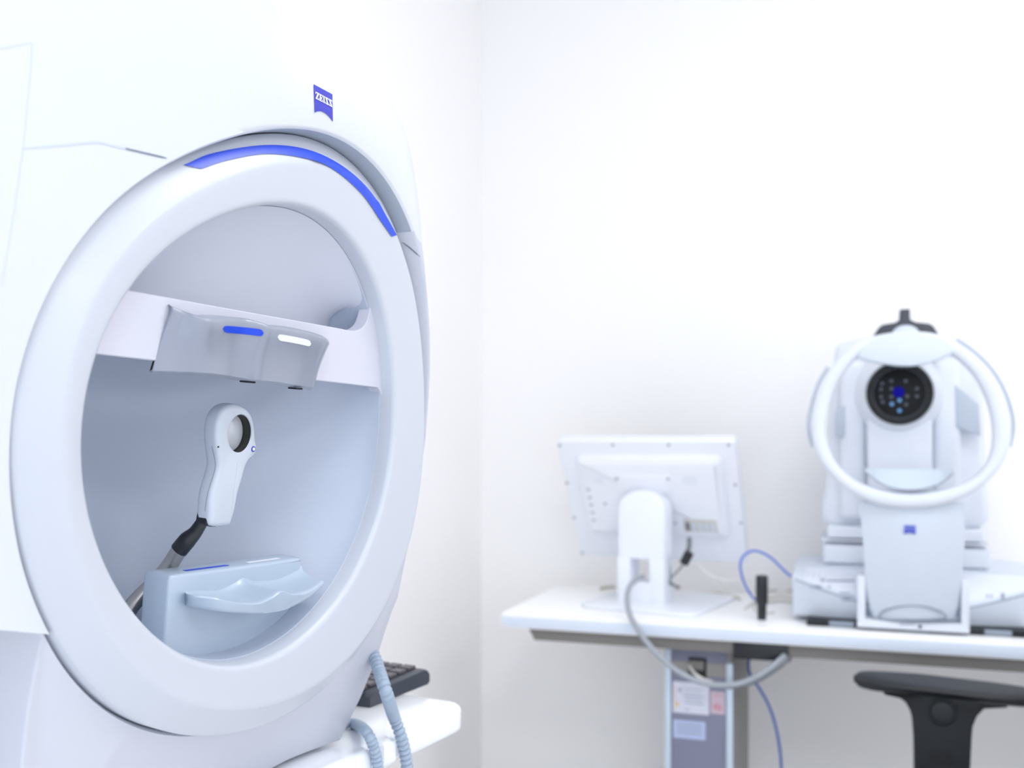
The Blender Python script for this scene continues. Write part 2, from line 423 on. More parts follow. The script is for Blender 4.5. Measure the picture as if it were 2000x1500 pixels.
blc = L(62, 1500, -.050)
VA, VA2 = L(86, 1238, -.014), L(0, 1230, -.014)
SIL += [Vector((-.40, VB)), Vector((-.41, 0)), Vector((-.40, .22)), Vector((-.34, .33)), Vector((-.22, .395)), Vector((-.10, .385))]
SIL += [sil(*p) for p in ((480,5,.03,-.010),(560,45,.03,-.010),(655,100,.03,-.010),(725,152,.028,-.010),(770,205,.026,-.010),(789,268,.024,-.010),(804,355,.020,-.010),(817,445,.015,-.010),(824,550,.008,-.010),(829,650,.005,-.010))]
SILB = SILR+[Vector((blc.x, VB)), L(86, 1240, -.017), L(93, 1160, -.017), L(112, 940, -.02), Vector((-.1, .1))]+[p for p in SIL[-6:]]
def rpoly(P, t):
    d = Vector((math.cos(t), math.sin(t))); best = None
    for i in range(len(P)):
        a, b = P[i-1], P[i]; e = b-a; den = d.x*e.y-d.y*e.x
        if abs(den) < 1e-12: continue
        s = (a.x*e.y-a.y*e.x)/den; q = (a.x*d.y-a.y*d.x)/den
        if s > 0 and -1e-9 <= q <= 1+1e-9: best = s if best is None else max(best, s)
    return best
RS_T = [rpoly(SIL, 2*PI*k/1440) for k in range(1440)]
_w = [max(0, min(1, (k/4-8)/20))*max(0, min(1, (170-k/4)/15)) for k in range(1440)]      # round the hood's outline, leave the pedestal's corners
for _ in range(2):
    RS_T = [RS_T[k]*(1-_w[k])+_w[k]*sum(RS_T[(k+j) % 1440] for j in range(-18, 19))/37 for k in range(1440)]
RB_T = [rpoly(SILB, 2*PI*k/1440) or .01 for k in range(1440)]
def RS(t):
    T = RB_T if MODE[0] == 'pedestal' else RS_T
    x = (t % (2*PI))/(2*PI)*1440; i = int(x); f = x-i; return T[i % 1440]*(1-f)+T[(i+1) % 1440]*f
LIP = tab([0, 30, 60, 100, 128, 160, 200, 360], [.0005, .0018, .003, .003, .0012, .0008, .002, .0005])
def clampz(p):       # keep the machine's underside flat on its table
    q = RM @ p
    if q.z < zb+.0004: p = p+Vector((0, (zb+.0004-q.z)/V_.z, 0))
    return p
def shell_curve(i):
    """functions (r, w) of the shell's i-th curve from the ring outwards"""
    if i == 0: return lambda t: (RO(t)-.004, -.0505)
    if i == 1: return lambda t: (RO(t)+LIP(t), WF(t)-.002)
    if i == 2: return lambda t: (RO(t)+LIP(t)+.0015, WF(t))
    if 3 <= i <= 6:
        q = (.03, .3, .62, .8)[i-3]
        def g(t, q=q):
            a = RO(t)+LIP(t)+.0015; b = max(a+.0012, RS(t)-INS(t)); bul = .006*math.sin(PI*q)*max(0, math.sin(t))
            return (a+(b-a)*q, WF(t)+bul-HD(t)*q/.8)
        return g
    if 7 <= i <= 10:
        q = (i-6)/4*PI/2
        def g(t, q=q):
            a = RO(t)+LIP(t)+.0015; b = max(a+.0012, RS(t)-INS(t)); s = max(b+.0005, RS(t))
            w0 = WF(t)-HD(t)
            return (b+(s-b)*math.sin(q), w0+(WS(t)-w0)*(1-math.cos(q)))
        return g
    if i == 11: return lambda t: (RS(t), WS(t)-.06)
    if i == 12: return lambda t: (RS(t)*(.99 if MODE[0] == 'pedestal' else .96), -.20)
    if i == 13: return lambda t: (RS(t)*(.98 if MODE[0] == 'pedestal' else .90), -.27)
def ang(px, py, w_): p = L(px, py, w_); return math.atan2(p.y, p.x)
aR0, aR1 = ang(784, 472, -.003), ang(821, 502, -.05)
aL0, aLm, aL1 = ang(335, 312, -.003), ang(190, 277, -.003), ang(45, 290, -.004)
def seam_angles(i):
    q = min(1, max(0, (i-2)/8)); aR = aR0+(aR1-aR0)*q
    aL = aL0+(aLm-aL0)*min(1, q/.45) if q < .45 else aLm+(aL1-aLm)*(q-.45)/.3
    return aR, aL
NH, NLW = 140, 420
hood, lower, side = [], [], []
for i in range(14):
    g = shell_curve(i); aR, aL = seam_angles(i)
    MODE[0] = 'hood'
    hood.append([clampz(pol(g(t)[0], t, g(t)[1])) for t in [aR+(aL-aR)*k/NH for k in range(NH+1)]])
    MODE[0] = 'side'; tE = math.radians(215)
    for _ in range(60):
        r_ = g(tE)[0]; vv = VA.y+(VA2.y-VA.y)*(r_*math.cos(tE)-VA.x)/(VA2.x-VA.x)
        tE += .4*((PI-math.asin(max(-1, min(1, vv/r_))))-tE)
    side.append([pol(g(t)[0], t, g(t)[1]) for t in [aL+(tE-aL)*k/120 for k in range(121)]])
    MODE[0] = 'pedestal'; tS = ang(86, 1240, -.017)%(2*PI)-.09
    lower.append([clampz(pol(g(t)[0], t, g(t)[1])) for t in [tS+(2*PI+aR-tS)*k/NLW for k in range(NLW+1)]])
V, Fc = loft(hood[:2], closed=False); lab(mk('hood_rim', V, Fc, M['rim'], mach, 50), 'grey inner edge of the hood')
V, Fc = loft(hood[1:], closed=False); hood_o = lab(mk('hood', V, Fc, M['shell'], mach, 50), 'upper white hood with the blue maker badge')
V, Fc = loft(side, closed=False); side_o = lab(mk('side_shell', V, Fc, M['shell'], mach, 50), 'white side housing left of the ring')
V, Fc = loft(lower, closed=False); low_o = lab(mk('lower_shell', V, Fc, M['lower'], mach, 50), 'lower white housing and pedestal')
MODE[0] = 'hood'; g = shell_curve(13); bk = [clampz(pol(g(t)[0], t, g(t)[1])) for t in ANG]
mk('back_panel', bk, [tuple(range(NA))], M['shell'], mach)

def bvh_of(*obs):
    V, Fc = [], []
    for o in obs:
        b = len(V); V += [v.co.copy() for v in o.data.vertices]; Fc += [tuple(b+i for i in p.vertices) for p in o.data.polygons]
    return BVHTree.FromPolygons(V, Fc)
RMI = RM.inverted()
CAML = RMI @ CAM
shell_bvh = bvh_of(hood_o, low_o, side_o)
def hit(px, py, off=.0004, bv=None):
    d = RMI.to_3x3() @ Vector(((px-1000)/F, 1, (HY-py)/F)).normalized()
    r = (bv or shell_bvh).ray_cast(CAML, d)
    if r[0] is None: return None
    n = r[1] if r[1].dot(d) < 0 else -r[1]
    return r[0]+n*off, n
def surf_strip(name, pix, half, m, off=.0003, ex=.0):
    """thin gasket lying in a panel joint: real strip on the shell, 2*half wide"""
    pts = []
    for a, b in zip(pix[:-1], pix[1:]):
        k = max(2, int(math.hypot(b[0]-a[0], b[1]-a[1])/8))
        for j in range(k): pts.append((a[0]+(b[0]-a[0])*j/k, a[1]+(b[1]-a[1])*j/k))
    pts.append(pix[-1]); H = [h for h in (hit(*p, off) for p in pts) if h]
    rows = []
    for i, (p, n) in enumerate(H):
        t = (H[min(i+1, len(H)-1)][0]-H[max(0, i-1)][0]).normalized(); s = t.cross(n).normalized()
        tp = 1 if .04 < i/(len(H)-1) < .96 else .35
        rows.append([p+s*half*tp-n*.001, p+s*half*tp, p-s*half*tp, p-s*half*tp-n*.001])
    V, Fc = loft(rows, closed=False)
    return mk(name, V, Fc, m, mach)
lab(surf_strip('panel_joint', [(47,290),(190,277),(262,295)], .00055, M['seamlight']), 'fine joint below the hood')
surf_strip('panel_joint', [(235,288),(325,309)], .0006, M['seam'])
surf_strip('panel_joint', [(786,473),(802,485),(820,501)], .0007, M['seam'])
surf_strip('panel_joint', [(-30,101),(63,83),(60,140),(45,290),(28,410),(10,520),(4,560)], .0003, M['seamlight'], .0002)

# badge with curved lower edge and raised letters
quad = [(612, 165), (648, 184.5), (649, 237), (614, 219.5)]
def qp(s, t):           # s right, t up in the badge
    a, b, c, d = [Vector(q) for q in quad]; top = a.lerp(b, s); bot = d.lerp(c, s); return bot.lerp(top, t)
def decal(name, polys, fn, m, parent, bv, off, sub=1, thick=.0003):
    V, Fc = [], []
    for P in polys:
        H = [hit(*fn(*p), off, bv) for p in P]
        if any(h is None for h in H): continue
        b = len(V); n = len(P); V += [h[0] for h in H]+[h[0]-h[1]*thick for h in H]
        Fc.append(tuple(range(b, b+n)))
        for i in range(n): Fc.append((b+i, b+(i+1) % n, b+n+(i+1) % n, b+n+i))
    return mk(name, V, Fc, m, parent)
polys = []
for i in range(24):
    s0, s1 = i/24, (i+1)/24; c = lambda s: .19*4*s*(1-s)*.9
    ys = [(c(s0)*(1-j/8)+j/8, c(s1)*(1-j/8)+j/8) for j in range(9)]
    for j in range(8): polys.append([(s0, ys[j][0]), (s1, ys[j][1]), (s1, ys[j+1][1]), (s0, ys[j+1][0])])
badge = lab(decal('badge', polys, qp, M['logo'], mach, shell_bvh, .0006), 'blue maker badge on the hood')
lab(decal('lettering', logo_text(), qp, M['white'], badge, shell_bvh, .0012), 'white letters on the badge')

# forehead rest : lofted bar with two scallops
top = [(331,606,-.0135),(338,608,-.008),(360,616,-.004),(386,625,.004),(412,631,.009),(440,629,.0070),(480,631,.0070),(510,638,.0125),(530,644,.0155),(562,647,.0110),(607,656,.0085),(632,664,.0085),(643,671,.007),(641,673,-.0135)]
bot = [(297,722,-.0135),(301,724,-.0125),(325,725,-.008),(360,726,-.004),(385,727,.000),(412,729,.002),(450,734,-.0005),(480,739,.001),(505,742,.0060),(535,745,.0030),(575,751,-.0005),(602,755,-.0008),(613,757,-.002),(611,759,-.0135)]
T = smooth_open([(*L(a, b, c), c) for a, b, c in top], 5); B = smooth_open([(*L(a, b, c), c) for a, b, c in bot], 5)
rows = []
for a, b in zip(T, B):
    e = Vector((0, .0035, 0)); row = []
    back_t = Vector((a.x, a.y+.004, min(a.z, -.0135))); 
    row.append(Vector((a.x, a.y+.0042, -.0135)))
    row.append(Vector((a.x, a.y+.0036, (a.z-.0135)/2)))
    for q in (0, .25, .5, .75, 1):
        an = q*PI/2; rr = min(.004, max(.0004, (a.z+.0135)/2))
        row.append(Vector((a.x, a.y+.0036-.0036*(1-math.cos(an)), a.z-rr*(1-math.sin(an)))))
    for q in (.2, .4, .6, .8): row.append(a.lerp(b, q)+Vector((0, 0, -.0015*math.sin(q*PI))))
    row.append(b.copy()); row.append(b+Vector((0, -.0012, -.002))); row.append(Vector((b.x, b.y-.0016, -.0135)))
    rows.append([mm(*p) for p in row])
V, Fc = loft(rows, closed=False)
n = len(rows[0]); Fc.append(tuple(range(n))); Fc.append(tuple(range(len(V)-n, len(V)))[::-1])
Fc += [(i*n, (i+1)*n, (i+1)*n+n-1, i*n+n-1) for i in range(len(rows)-1)]
brow = lab(mk('forehead_rest', V, Fc, M['browg'], mach, 40), 'grey forehead rest with two shallow hollows')
bb = bvh_of(brow)
def pill(p0, p1, h, name, m, bow):
    P = []; n = 10
    for i in range(n+1): P.append((i/n, 1))
    polys = []
    for i in range(24):
        s0, s1 = i/24, (i+1)/24; e = .11
        def hh(s): return 1 if e < s < 1-e else math.sqrt(max(0, 1-((e-min(s, 1-s))/e)**2))
        polys.append([(s0, -hh(s0)), (s1, -hh(s1)), (s1, hh(s1)), (s0, hh(s0))])
    def fn(s, t): return (p0[0]+(p1[0]-p0[0])*s, p0[1]+(p1[1]-p0[1])*s-bow*4*s*(1-s)*.25+t*h)
    return decal(name, polys, fn, m, brow, bb, .0005, thick=.0006)
lab(pill((435, 642.5), (515, 650.5), 6.7, 'marker', M['blue'], 3), 'blue marker on the forehead rest')
lab(pill((542, 658.5), (607, 671), 6.2, 'marker', M['pill'], 4), 'white marker on the forehead rest')
for px, py, s in ((486, 743.5, 9), (579, 756.5, 6)):
    p = L(px, py, -.006)
    box('clip', p.x-.0045, p.x+.0045, p.y-.0016, p.y-.0002, -.011, -.003, M['dblack'], brow, .0006, tf=Matrix.Translation(-SH))
    
# chin rest
WFc, WBk = -.033, -.058
P_ = LL([(332,1124),(400,1115),(476,1105),(540,1096),(590,1089)], WFc)
tl, tr = P_[0], P_[-1]; yb = L(425, 1330, WFc).y
outl = [Vector((tl.x, yb)), Vector((tr.x-.012, yb)), Vector((tr.x-.002, yb+.03)), Vector((tr.x, yb+.06))]+[p for p in P_[::-1]]
dense = []
for i in range(len(outl)):
    a, b = outl[i], outl[(i+1) % len(outl)]
    # small rounding at the corners by cutting
    dense += [a.lerp(b, .04), a.lerp(b, .35), a.lerp(b, .65), a.lerp(b, .96)]
chin = root('chin_rest', '', '', Matrix()); 
for k in ('label', 'category'): del chin[k]
chin.parent = mach; chin.matrix_world = RM; chin.matrix_parent_inverse = Matrix(); chin.location = (0, 0, 0); chin.rotation_euler = (0, 0, 0)
chin['label'] = 'pale blue-grey chin rest with two hollows'
plate('support_block', [tuple(p) for p in dense], WBk, WFc, M['grey'], chin, .0028, 3, mm)
sb = bvh_of(bpy.data.objects['support_block'])
# the shelf with two cups
jun = smooth_open([(*L(a, b, WFc), WFc-.001) for a, b in ((363,1152),(374,1155),(398,1158),(422,1158),(441,1152),(459,1142),(476,1133),(500,1139),(545,1134),(590,1112))], 6)
frt = smooth_open([(*L(a, b, c), c) for a, b, c in ((362,1158,-.031),(372,1163,-.020),(428,1170,-.004),(470,1178,-.001),(505,1178,0),(532,1166,0),(551,1154,0),(575,1161,0),(605,1153,-.003),(631,1135,-.010))], 6)
bf = smooth_open([(*L(a, b, c), c) for a, b, c in ((362,1181,-.0325),(374,1184,-.022),(428,1194,-.007),(470,1198,-.005),(502,1199,-.004),(532,1196,-.004),(556,1191,-.004),(580,1181,-.004),(606,1166,-.006),(629,1147,-.012))], 6)
bb_ = smooth_open([(*L(a, b, WFc-.001), WFc-.001) for a, b in ((363,1176),(380,1180),(422,1184),(450,1182),(476,1178),(496,1176),(520,1172),(550,1160),(575,1146),(588,1135))], 6)
rows = []
for j, f_, b_, k_ in zip(jun, frt, bf, bb_):
    r1 = [j+Vector((0, .003, 0)), j.lerp(f_, .08)+Vector((0, -.0002, 0)), j.lerp(f_, .3)+Vector((0, -.0012, 0)), j.lerp(f_, .6)+Vector((0, -.0012, 0)), j.lerp(f_, .88)+Vector((0, .0, 0)), f_+Vector((0, .0006, -.0008)), f_+Vector((0, -.0006, .0006)), f_.lerp(b_, .3)+Vector((0, 0, .0012)), f_.lerp(b_, .7)+Vector((0, 0, .0008)), b_, b_.lerp(k_, .3)+Vector((0, -.0012, 0)), b_.lerp(k_, .7)+Vector((0, -.001, 0)), k_]
    rows.append([mm(*p) for p in r1])
V, Fc = loft(rows, closed=False); n = len(rows[0])
Fc += [tuple(range(n)), tuple(range(len(V)-n, len(V)))[::-1]]
Fc += [(i*n, (i+1)*n, (i+1)*n+n-1, i*n+n-1) for i in range(len(rows)-1)]
mk('chin_cup', V, Fc, M['grey'], chin, 55)
for a0, a1, m_, nm in ((.15, .45, M['blue'], 'blue line mark'), (.60, .86, M['pill'], 'white line mark')):
    rows = []
    for i in range(9):
        q = a0+(a1-a0)*i/8; p = Vector(tl).lerp(tr, q); wv = .0008*math.sin(PI*i/8)
        y = np.interp(q, [0, .25, .55, .8, 1], [x.y for x in P_])
        p = tl.lerp(tr, q); yy = np.interp(p.x, [x.x for x in P_], [x.y for x in P_])
        rows.append([mm(p.x, yy+.0001, WFc-.0095), mm(p.x, yy+.0004, WFc-.0095), mm(p.x, yy+.0004, WFc-.0060), mm(p.x, yy+.0001, WFc-.0060)])
    V, Fc = loft(rows); lab(mk('line_mark', V, Fc, m_, chin), nm)
p = L(598, 1190, -.062)
lab(box('chin_rest_rail', p.x-.06, p.x+.017, p.y-.004, p.y+.006, -.085, -.062, M['grey'], mach, .001, tf=Matrix.Translation(-SH)), 'pale blue rail behind the chin rest')
p = L(594, 1212, -.062); box('rail_slot', p.x-.03, p.x+.006, p.y-.006, p.y+.002, -.080, -.0605, M['dblack'], mach, .001, tf=Matrix.Translation(-SH))

# trial lens holder on its arm
W1, W0 = -.026, -.040
head = [(463,789),(480,795),(493,810),(499,832),(501,858),(504,874),(500,888),(488,900),(481,915),(475,937),(467,965),(460,1000),(452,1024),(446,1027),(414,1027),(411,1000),(414,965),(424,930),(429,908),(427,885),(424,860),(425,832),(432,808),(446,793)]
hc = L(469, 847, W1); HP = smooth_closed(LL(head, W1), 96)
hr = [L(469+22*math.cos(a), 847-37*math.sin(a), W1)-hc for a in (0, PI/2)]
ra, rb = abs(hr[0].x), abs(hr[1].y)
HP = [Vector((p.x, p.y)) for p in HP]
hole = []
for p in HP:
    t = math.atan2((p.y-hc.y)/rb, (p.x-hc.x)/ra); hole.append(Vector((hc.x+ra*math.cos(t), hc.y+rb*math.sin(t))))
def ringw(P, w_): return [mm(p[0], p[1], w_) for p in P]
LR = []
for q in (0, .33, .66, 1): LR.append(ringw(inset(HP, .0035*(1-math.sin(q*PI/2))), W0+.0035*(1-math.cos(q*PI/2))))
LR.append(ringw(HP, (W0+W1)/2))
for q in (0, .25, .5, .75, 1): LR.append(ringw(inset(HP, .0035*(1-math.cos(q*PI/2))), W1-.0035*(1-math.sin(q*PI/2))))
A = inset(HP, .0035)
LR.append(ringw([a.lerp(h, .8) if (a-h).length < .02 else h+(a-h).normalized()*.002 for a, h in zip(A, hole)], W1+.0003))
LR.append(ringw(hole, W1-.0006)); LR.append(ringw(hole, W1-.009))
V, Fc = loft(LR, cap0=True, cap1=False); nq = len(HP)
mi = [0]*len(Fc)
for k in range((len(LR)-2)*nq, (len(LR)-1)*nq): mi[k] = 1
lh = lab(mk('lens_holder', V, Fc, M['hold'], mach, 40, mi, [M['hold'], M['olive']]), 'pale grey trial lens holder with a round head')
disc = [Vector((hc.x+(ra-.0002)*math.cos(t), hc.y+(rb-.0002)*math.sin(t))) for t in [2*PI*i/40 for i in range(40)]]
lab(plate('lens', [tuple(p) for p in disc], W1-.0092, W1-.0080, M['lens'], lh, .0003, 2, mm), 'milky round lens')
for px, py in ((428, 873), (448, 874)):
    p = L(px, py, W1)
    box('pin', p.x-.0005, p.x+.0005, p.y-.0006, p.y+.0006, W1-.003, W1-.0002, M['black'], lh, .0002, tf=Matrix.Translation(-SH))
sm = [p for p in HP]
px_of = lambda p: (lambda q: (1000+F*q.x/q.y, HY-F*(q.z-CH)/q.y))(MB @ Vector((p.x, p.y, W1)))
sm = [p for p in HP if px_of(p)[0] < 432 and 872 < px_of(p)[1] < 1002]
sm.sort(key=lambda p: -p.y)
tube('cover_seam', [mm(p.x-.00005, p.y, -.0315+.002*math.sin(i*3/len(sm))) for i, p in enumerate(sm)], .00022, M['cabd'], lh, 6, 2)
kp = L(494, 877, W1)
V, Fc = loft([[mm(kp.x+r*math.cos(2*PI*k/20), kp.y+r*math.sin(2*PI*k/20), w_) for k in range(20)] for r, w_ in ((.0022, W1-.001), (.0022, W1+.0008), (.0018, W1+.0010), (.0016, W1+.0006))])
lab(mk('knob', V, Fc, M['logo'], lh), 'small blue ringed knob')
V, Fc = loft([[mm(kp.x+r*math.cos(2*PI*k/16), kp.y+r*math.sin(2*PI*k/16), w_) for k in range(16)] for r, w_ in ((.0013, W1), (.0013, W1+.0010), (.0008, W1+.0014))])
mk('knob_cap', V, Fc, M['white'], lh)
def A3(px, py, w_): p = L(px, py, w_); return mm(p.x, p.y, w_)
fl = LL([(401,992),(413,990),(416,1028),(406,1028),(396,1022)], W1-.006)
plate('arm_socket', [tuple(p) for p in fl], W0+.001, W1-.003, M['black'], mach, .0008, 2, mm)
lab(tube('arm_sleeve', [A3(405,1004,-.034), A3(398,1014,-.036), A3(381,1040,-.042), A3(366,1055,-.047), A3(350,1074,-.053)], 0, M['black'], mach, 24, 8,
     rf=lambda l, q: float(np.interp(q, [0, .25, .5, .75, 1], [.0038, .0042, .0052, .0066, .0066]))), 'black tapering arm sleeve')
lab(tube('arm_tube', [A3(351,1073,-.053), A3(320,1118,-.066), A3(262,1178,-.078), A3(240,1215,-.082)], .0060, M['steel'], mach, 24, 6), 'brushed steel arm tube')

# ------------------------------------------------------------------ instrument table under the machine
TA = math.radians(62)
e_r = Vector((math.cos(TA), math.sin(TA), 0)); e_n = Vector((math.sin(TA), -math.cos(TA), 0))
def onz(px, py, z):
    d = Vector(((px-1000)/F, 1, (HY-py)/F)); t = (z-CH)/d.z; return CAM+d*t
tc = onz(920, 1373, zb)     # right front corner of the top
NT = Matrix.Translation(Vector((tc.x, tc.y, zb))) @ Matrix(((e_r.x, e_n.x, 0, 0), (e_r.y, e_n.y, 0, 0), (0, 0, 1, 0), (0, 0, 0, 1)))
NTI = NT.inverted()
def ln(px, py, z=None): return NTI @ onz(px, py, zb if z is None else z)
it = root('instrument_table', 'white round-edged instrument table under the large bowl machine', 'table', NT @ Matrix.Translation((-.4, -.25, -zb)))
# local: x along the edge (0 = far right corner, negative towards camera), y outwards (0 = front edge)
xa, xb = ln(732, 1455).x, ln(781, 1435).x
def notch(x, wd, dp):
    out = []
    for i in range(9):
        t = PI*i/8; out.append((x-wd*math.cos(t), -dp*math.sin(t)**.6 if 0 < i < 8 else 0))
    return out
def tabcurve():
    P = [(-.80, -.40), (-.80, 0), (-.75, .0)]
    P += [(xa-.018, 0)]+notch(xa, .0105, .012)+[((xa+xb)/2-.001, 0)]+notch(xb, .0095, .012)
    r = .03
    P += [(-r+r*math.sin(t), -r+r*math.cos(t)) for t in [PI/2*i/8 for i in range(9)]]
    P += [(0, -.10)]+[(-r+r*math.cos(t), -.13-r*math.sin(t)) for t in [PI/2*i/6 for i in range(1, 7)]]
    P += [(-.26, -.165), (-.34, -.40)]
    return [(a, b-.0) for a, b in P]
sh2 = Matrix.Translation((.4, .25, zb))
tf2 = lambda a, b, c: sh2 @ Vector((a, b, c))
plate('tabletop', tabcurve(), -.027, 0, M['tabw'], it, .0055, 4, tf2, ang=50)
box('lifting_column', -.55, -.43, -.36, -.24, -zb+.06, -.03, M['octg'], it, .01, tf=sh2)
box('foot', -.80, -.18, -.34, -.26, -zb, -zb+.06, M['tabw'], it, .01, tf=sh2)
# keyboard behind the machine; short side along the table edge direction
k0 = ln(841, 1336); 
km = NT @ Matrix.Translation((k0.x-.002, k0.y, 0.0))
kb = root('keyboard', 'dark grey computer keyboard on the instrument table behind the bowl machine', 'keyboard', km @ Matrix.Translation((-.065, -.16, 0)))
ks = Matrix.Translation((.065, .16, 0))
kl, kw = .122, .30
prof_k = [(-kl, 0.001), (-kl, .010), (-kl+.003, .014), (-kl+.008, .0165), (-.010, .0205), (-.004, .018), (0, .013), (0, .004), (-.004, .001)]
rows = [[ks @ Vector((x, y, z)) for x, z in prof_k] for y in (0, -.002, -kw+.002, -kw)]
for k in (0, 3): rows[k] = [Vector((v.x+(-.0015 if 0 else 0), v.y, .0015+(v.z-.0015)*.93)) for v in rows[k]]
V, Fc = loft(rows); mk('case', V, Fc, M['kbd'], kb)
kk = None
for i in range(6):
    for j in range(15):
        x = -.012-.0195*i; y = -.012-.0188*j
        z = .0165+.004*(1-(-x)/kl)+.0008
        if kk is None:
            kk = box('key', -.0165, 0, -.0160, 0, -.001, .0035, M['key'], kb, .001, 1); o = kk
        else:
            o = kk.copy(); COL.objects.link(o); o.parent = kb
        o.location = ks @ Vector((x, y, z))

# hoses
def Y3(px, py, Y): return Vector(((px-1000)/F*Y, Y, CH+(HY-py)/F*Y))
def tq(px, py, y):      # pixel on the vertical plane y just outside the table's front edge
    d = NTI.to_3x3() @ Vector(((px-1000)/F, 1, (HY-py)/F)); o = NTI @ CAM; t = (y-o.y)/d.y; return NT @ (o+d*t)
def corr(name, pts, r, label, pitch=.0062):
    o = tube(name, pts, r, M['hose'], None, 20, 20, step=pitch/18, rf=lambda l, q: r*(.70+.32*abs(math.sin(PI*l/pitch))**.75))
    tagit(o, label, 'hose', 'corrugated hoses at the instrument table edge'); return o
corr('corrugated_hose', [Y3(712,1240,1.03), Y3(731,1282,1.01), Y3(742,1315,.990), Y3(754,1352,.965), tq(768,1396,.002), tq(784,1440,.004), tq(794,1490,.004), tq(798,1560,.004), tq(800,1700,.004)], .0063, 'grey-blue corrugated hose running down in front of the keyboard', .0058)
corr('corrugated_hose', [onz(618,1392,zb+.0065), onz(650,1402,zb+.0065), onz(676,1411,zb+.0065), onz(697,1415,zb+.0062), tq(716,1430,.000), tq(729,1456,.006), tq(737,1490,.006), tq(741,1560,.006), tq(738,1700,.006)], .0055, 'grey-blue corrugated hose bending out from under the bowl machine over the table edge', .0052)

# ================================================================== FAR TABLE AND WHAT STANDS ON IT
def TB(px, py, b):
    """pixel -> (a, z) on the vertical plane at room-frame depth b"""
    d3 = TI.to_3x3() @ Vector(((px-1000)/F, 1, (HY-py)/F)); o3 = TI @ CAM
    t = (b-o3.y)/d3.y; p = o3+d3*t; return Vector((p.x, p.z))
def TZ(px, py, z=0):
    d3 = TI.to_3x3() @ Vector(((px-1000)/F, 1, (HY-py)/F)); o3 = TI @ CAM
    t = (z-o3.z)/d3.z; p = o3+d3*t; return Vector((p.x, p.y))
def T3(px, py, b): q = TB(px, py, b); return Vector((q.x, b, q.y))
ft = root('lifting_table', 'white rectangular lifting table with grey column under the monitor and eye scanner', 'table', TM @ Matrix.Translation((.8, .24, ZF)))
fs = Matrix.Translation((-.8, -.24, -ZF)); ff = lambda a, b, c: fs @ Vector((a, b, c))
tz0 = TB(978, 1225, 0).y
plate('tabletop', rrect(0, 0, 1.75, .48, .006, 3), tz0, 0, M['tabtop'], ft, .003, 2, ff)
box('edge_strip', .004, 1.746, -.0015, .004, tz0+.003, -.006, M['tabedge'], ft, .001, tf=fs)
ba = TB(1030, 1226, .02).x; bl = TB(1044, 1250, .02)
bh = bl.y
V, Fc = loft([[ff(a, y, z) for a, z in ((ba, tz0), (ba+.004, tz0-.004), (bl.x, bh), (1.70, bh), (1.71, tz0))] for y in (.02, .022, .058, .06)])
lab(mk('under_beam', V, Fc, M['beam'], ft, 20), 'warm grey beam below the front edge')
V, Fc = loft([[ff(a, y, z) for a, z in ((ba, tz0), (bl.x, bh), (1.70, bh), (1.71, tz0))] for y in (.40, .44)])
mk('under_beam', V, Fc, M['beam'], ft, 20)
for q, cb in enumerate((.06,)):
    cl, cr = TB(1299, 1400, cb).x, TB(1431, 1400, cb).x
    for oi, off in enumerate((0, 1.05)):
        c = lab(box('column', cl+off, cr+off, cb, cb+.34, ZF+.06, bh, M['cols'], ft, .002, tf=fs), 'grey lifting column')
        c0, c1 = cl+off, cr+off
        box('front_panel', c0+.012, c1-.012, cb-.002, cb+.001, ZF+.08, bh-.0, M['colf'], c, .0005, tf=fs)
        box('side_trim', c0-.001, c0+.0135, cb-.006, cb+.004, ZF+.07, bh-.004, M['colt'], c, .002, tf=fs)
        box('side_trim', c1-.0135, c1+.001, cb-.006, cb+.004, ZF+.07, bh-.03, M['colt'], c, .002, tf=fs)
        box('foot', c0-.02, c1+.02, cb-.12, .56-.04, ZF, ZF+.06, M['tabw'], ft, .008, tf=fs)
        if oi == 0: col0 = c
def onpan(name, x0, y0, x1, y1, m, parent, t=.0008, b=cb-.002):
    a, z = TB(x0, y0, b); a1, z1 = TB(x1, y1, b)
    return box(name, a, a1, b-t, b+.0002, z1, z, m, parent, .0002, 1, tf=fs)
lab(onpan('cover_plate', 1313, 1290, 1419, 1324, M['cols'], col0, .0012), 'grey cover plate')
hl = lab(onpan('cable_opening', 1345, 1283, 1380, 1326, M['dblack'], col0, .0016), 'black cable opening')
onpan('cable_plug', 1347, 1289, 1375, 1308, M['beam'], hl, .006)
s1 = lab(onpan('sticker', 1314, 1330, 1385, 1397, M['stick'], ft, .001), 'large pale label with print')
for i, (x0, y0, x1, y1, m_) in enumerate([(1325,1343,1331,1351,'pgrey'),(1321,1371,1326,1379,'yel'),(1337,1345,1375,1347,'pgrey'),(1337,1352,1370,1354,'pgrey'),(1337,1359,1376,1360.5,'pgrey'),(1339,1366,1372,1367.5,'pgrey'),(1337,1373,1374,1374.5,'pgrey'),(1337,1384,1347,1387,'pgrey'),(1318,1338,1319.5,1388,'yel')]):
    onpan('print_mark', x0, y0, x1, y1, M[m_], s1, .0013)
s2 = lab(onpan('sticker', 1315, 1405, 1378, 1446, M['stickb'], ft, .001), 'pale blue label below the large one')
for y in (1415, 1423, 1431): onpan('print_mark', 1322, y, 1370, y+1.5, M['pgrey'], s2, .0013)
s3 = lab(onpan('sticker', 1388, 1350, 1416, 1396, M['stickp'], ft, .001), 'small pinkish label')
for x0, y0, x1, y1 in ((1392,1356,1412,1359),(1394,1374,1397,1386),(1400,1374,1403,1388),(1406,1376,1409,1388)): onpan('print_mark', x0, y0, x1, y1, M['red'], s3, .0013)
ma, mb_ = TB(1430, 1262, .07).x, TB(1547, 1262, .015).x
lab(box('cable_tray', ma, mb_-.005, .062, .39, TB(1500,1291,.062).y, tz0-.001, M['dblack'], ft, .003, tf=fs), 'black tray under the tabletop')
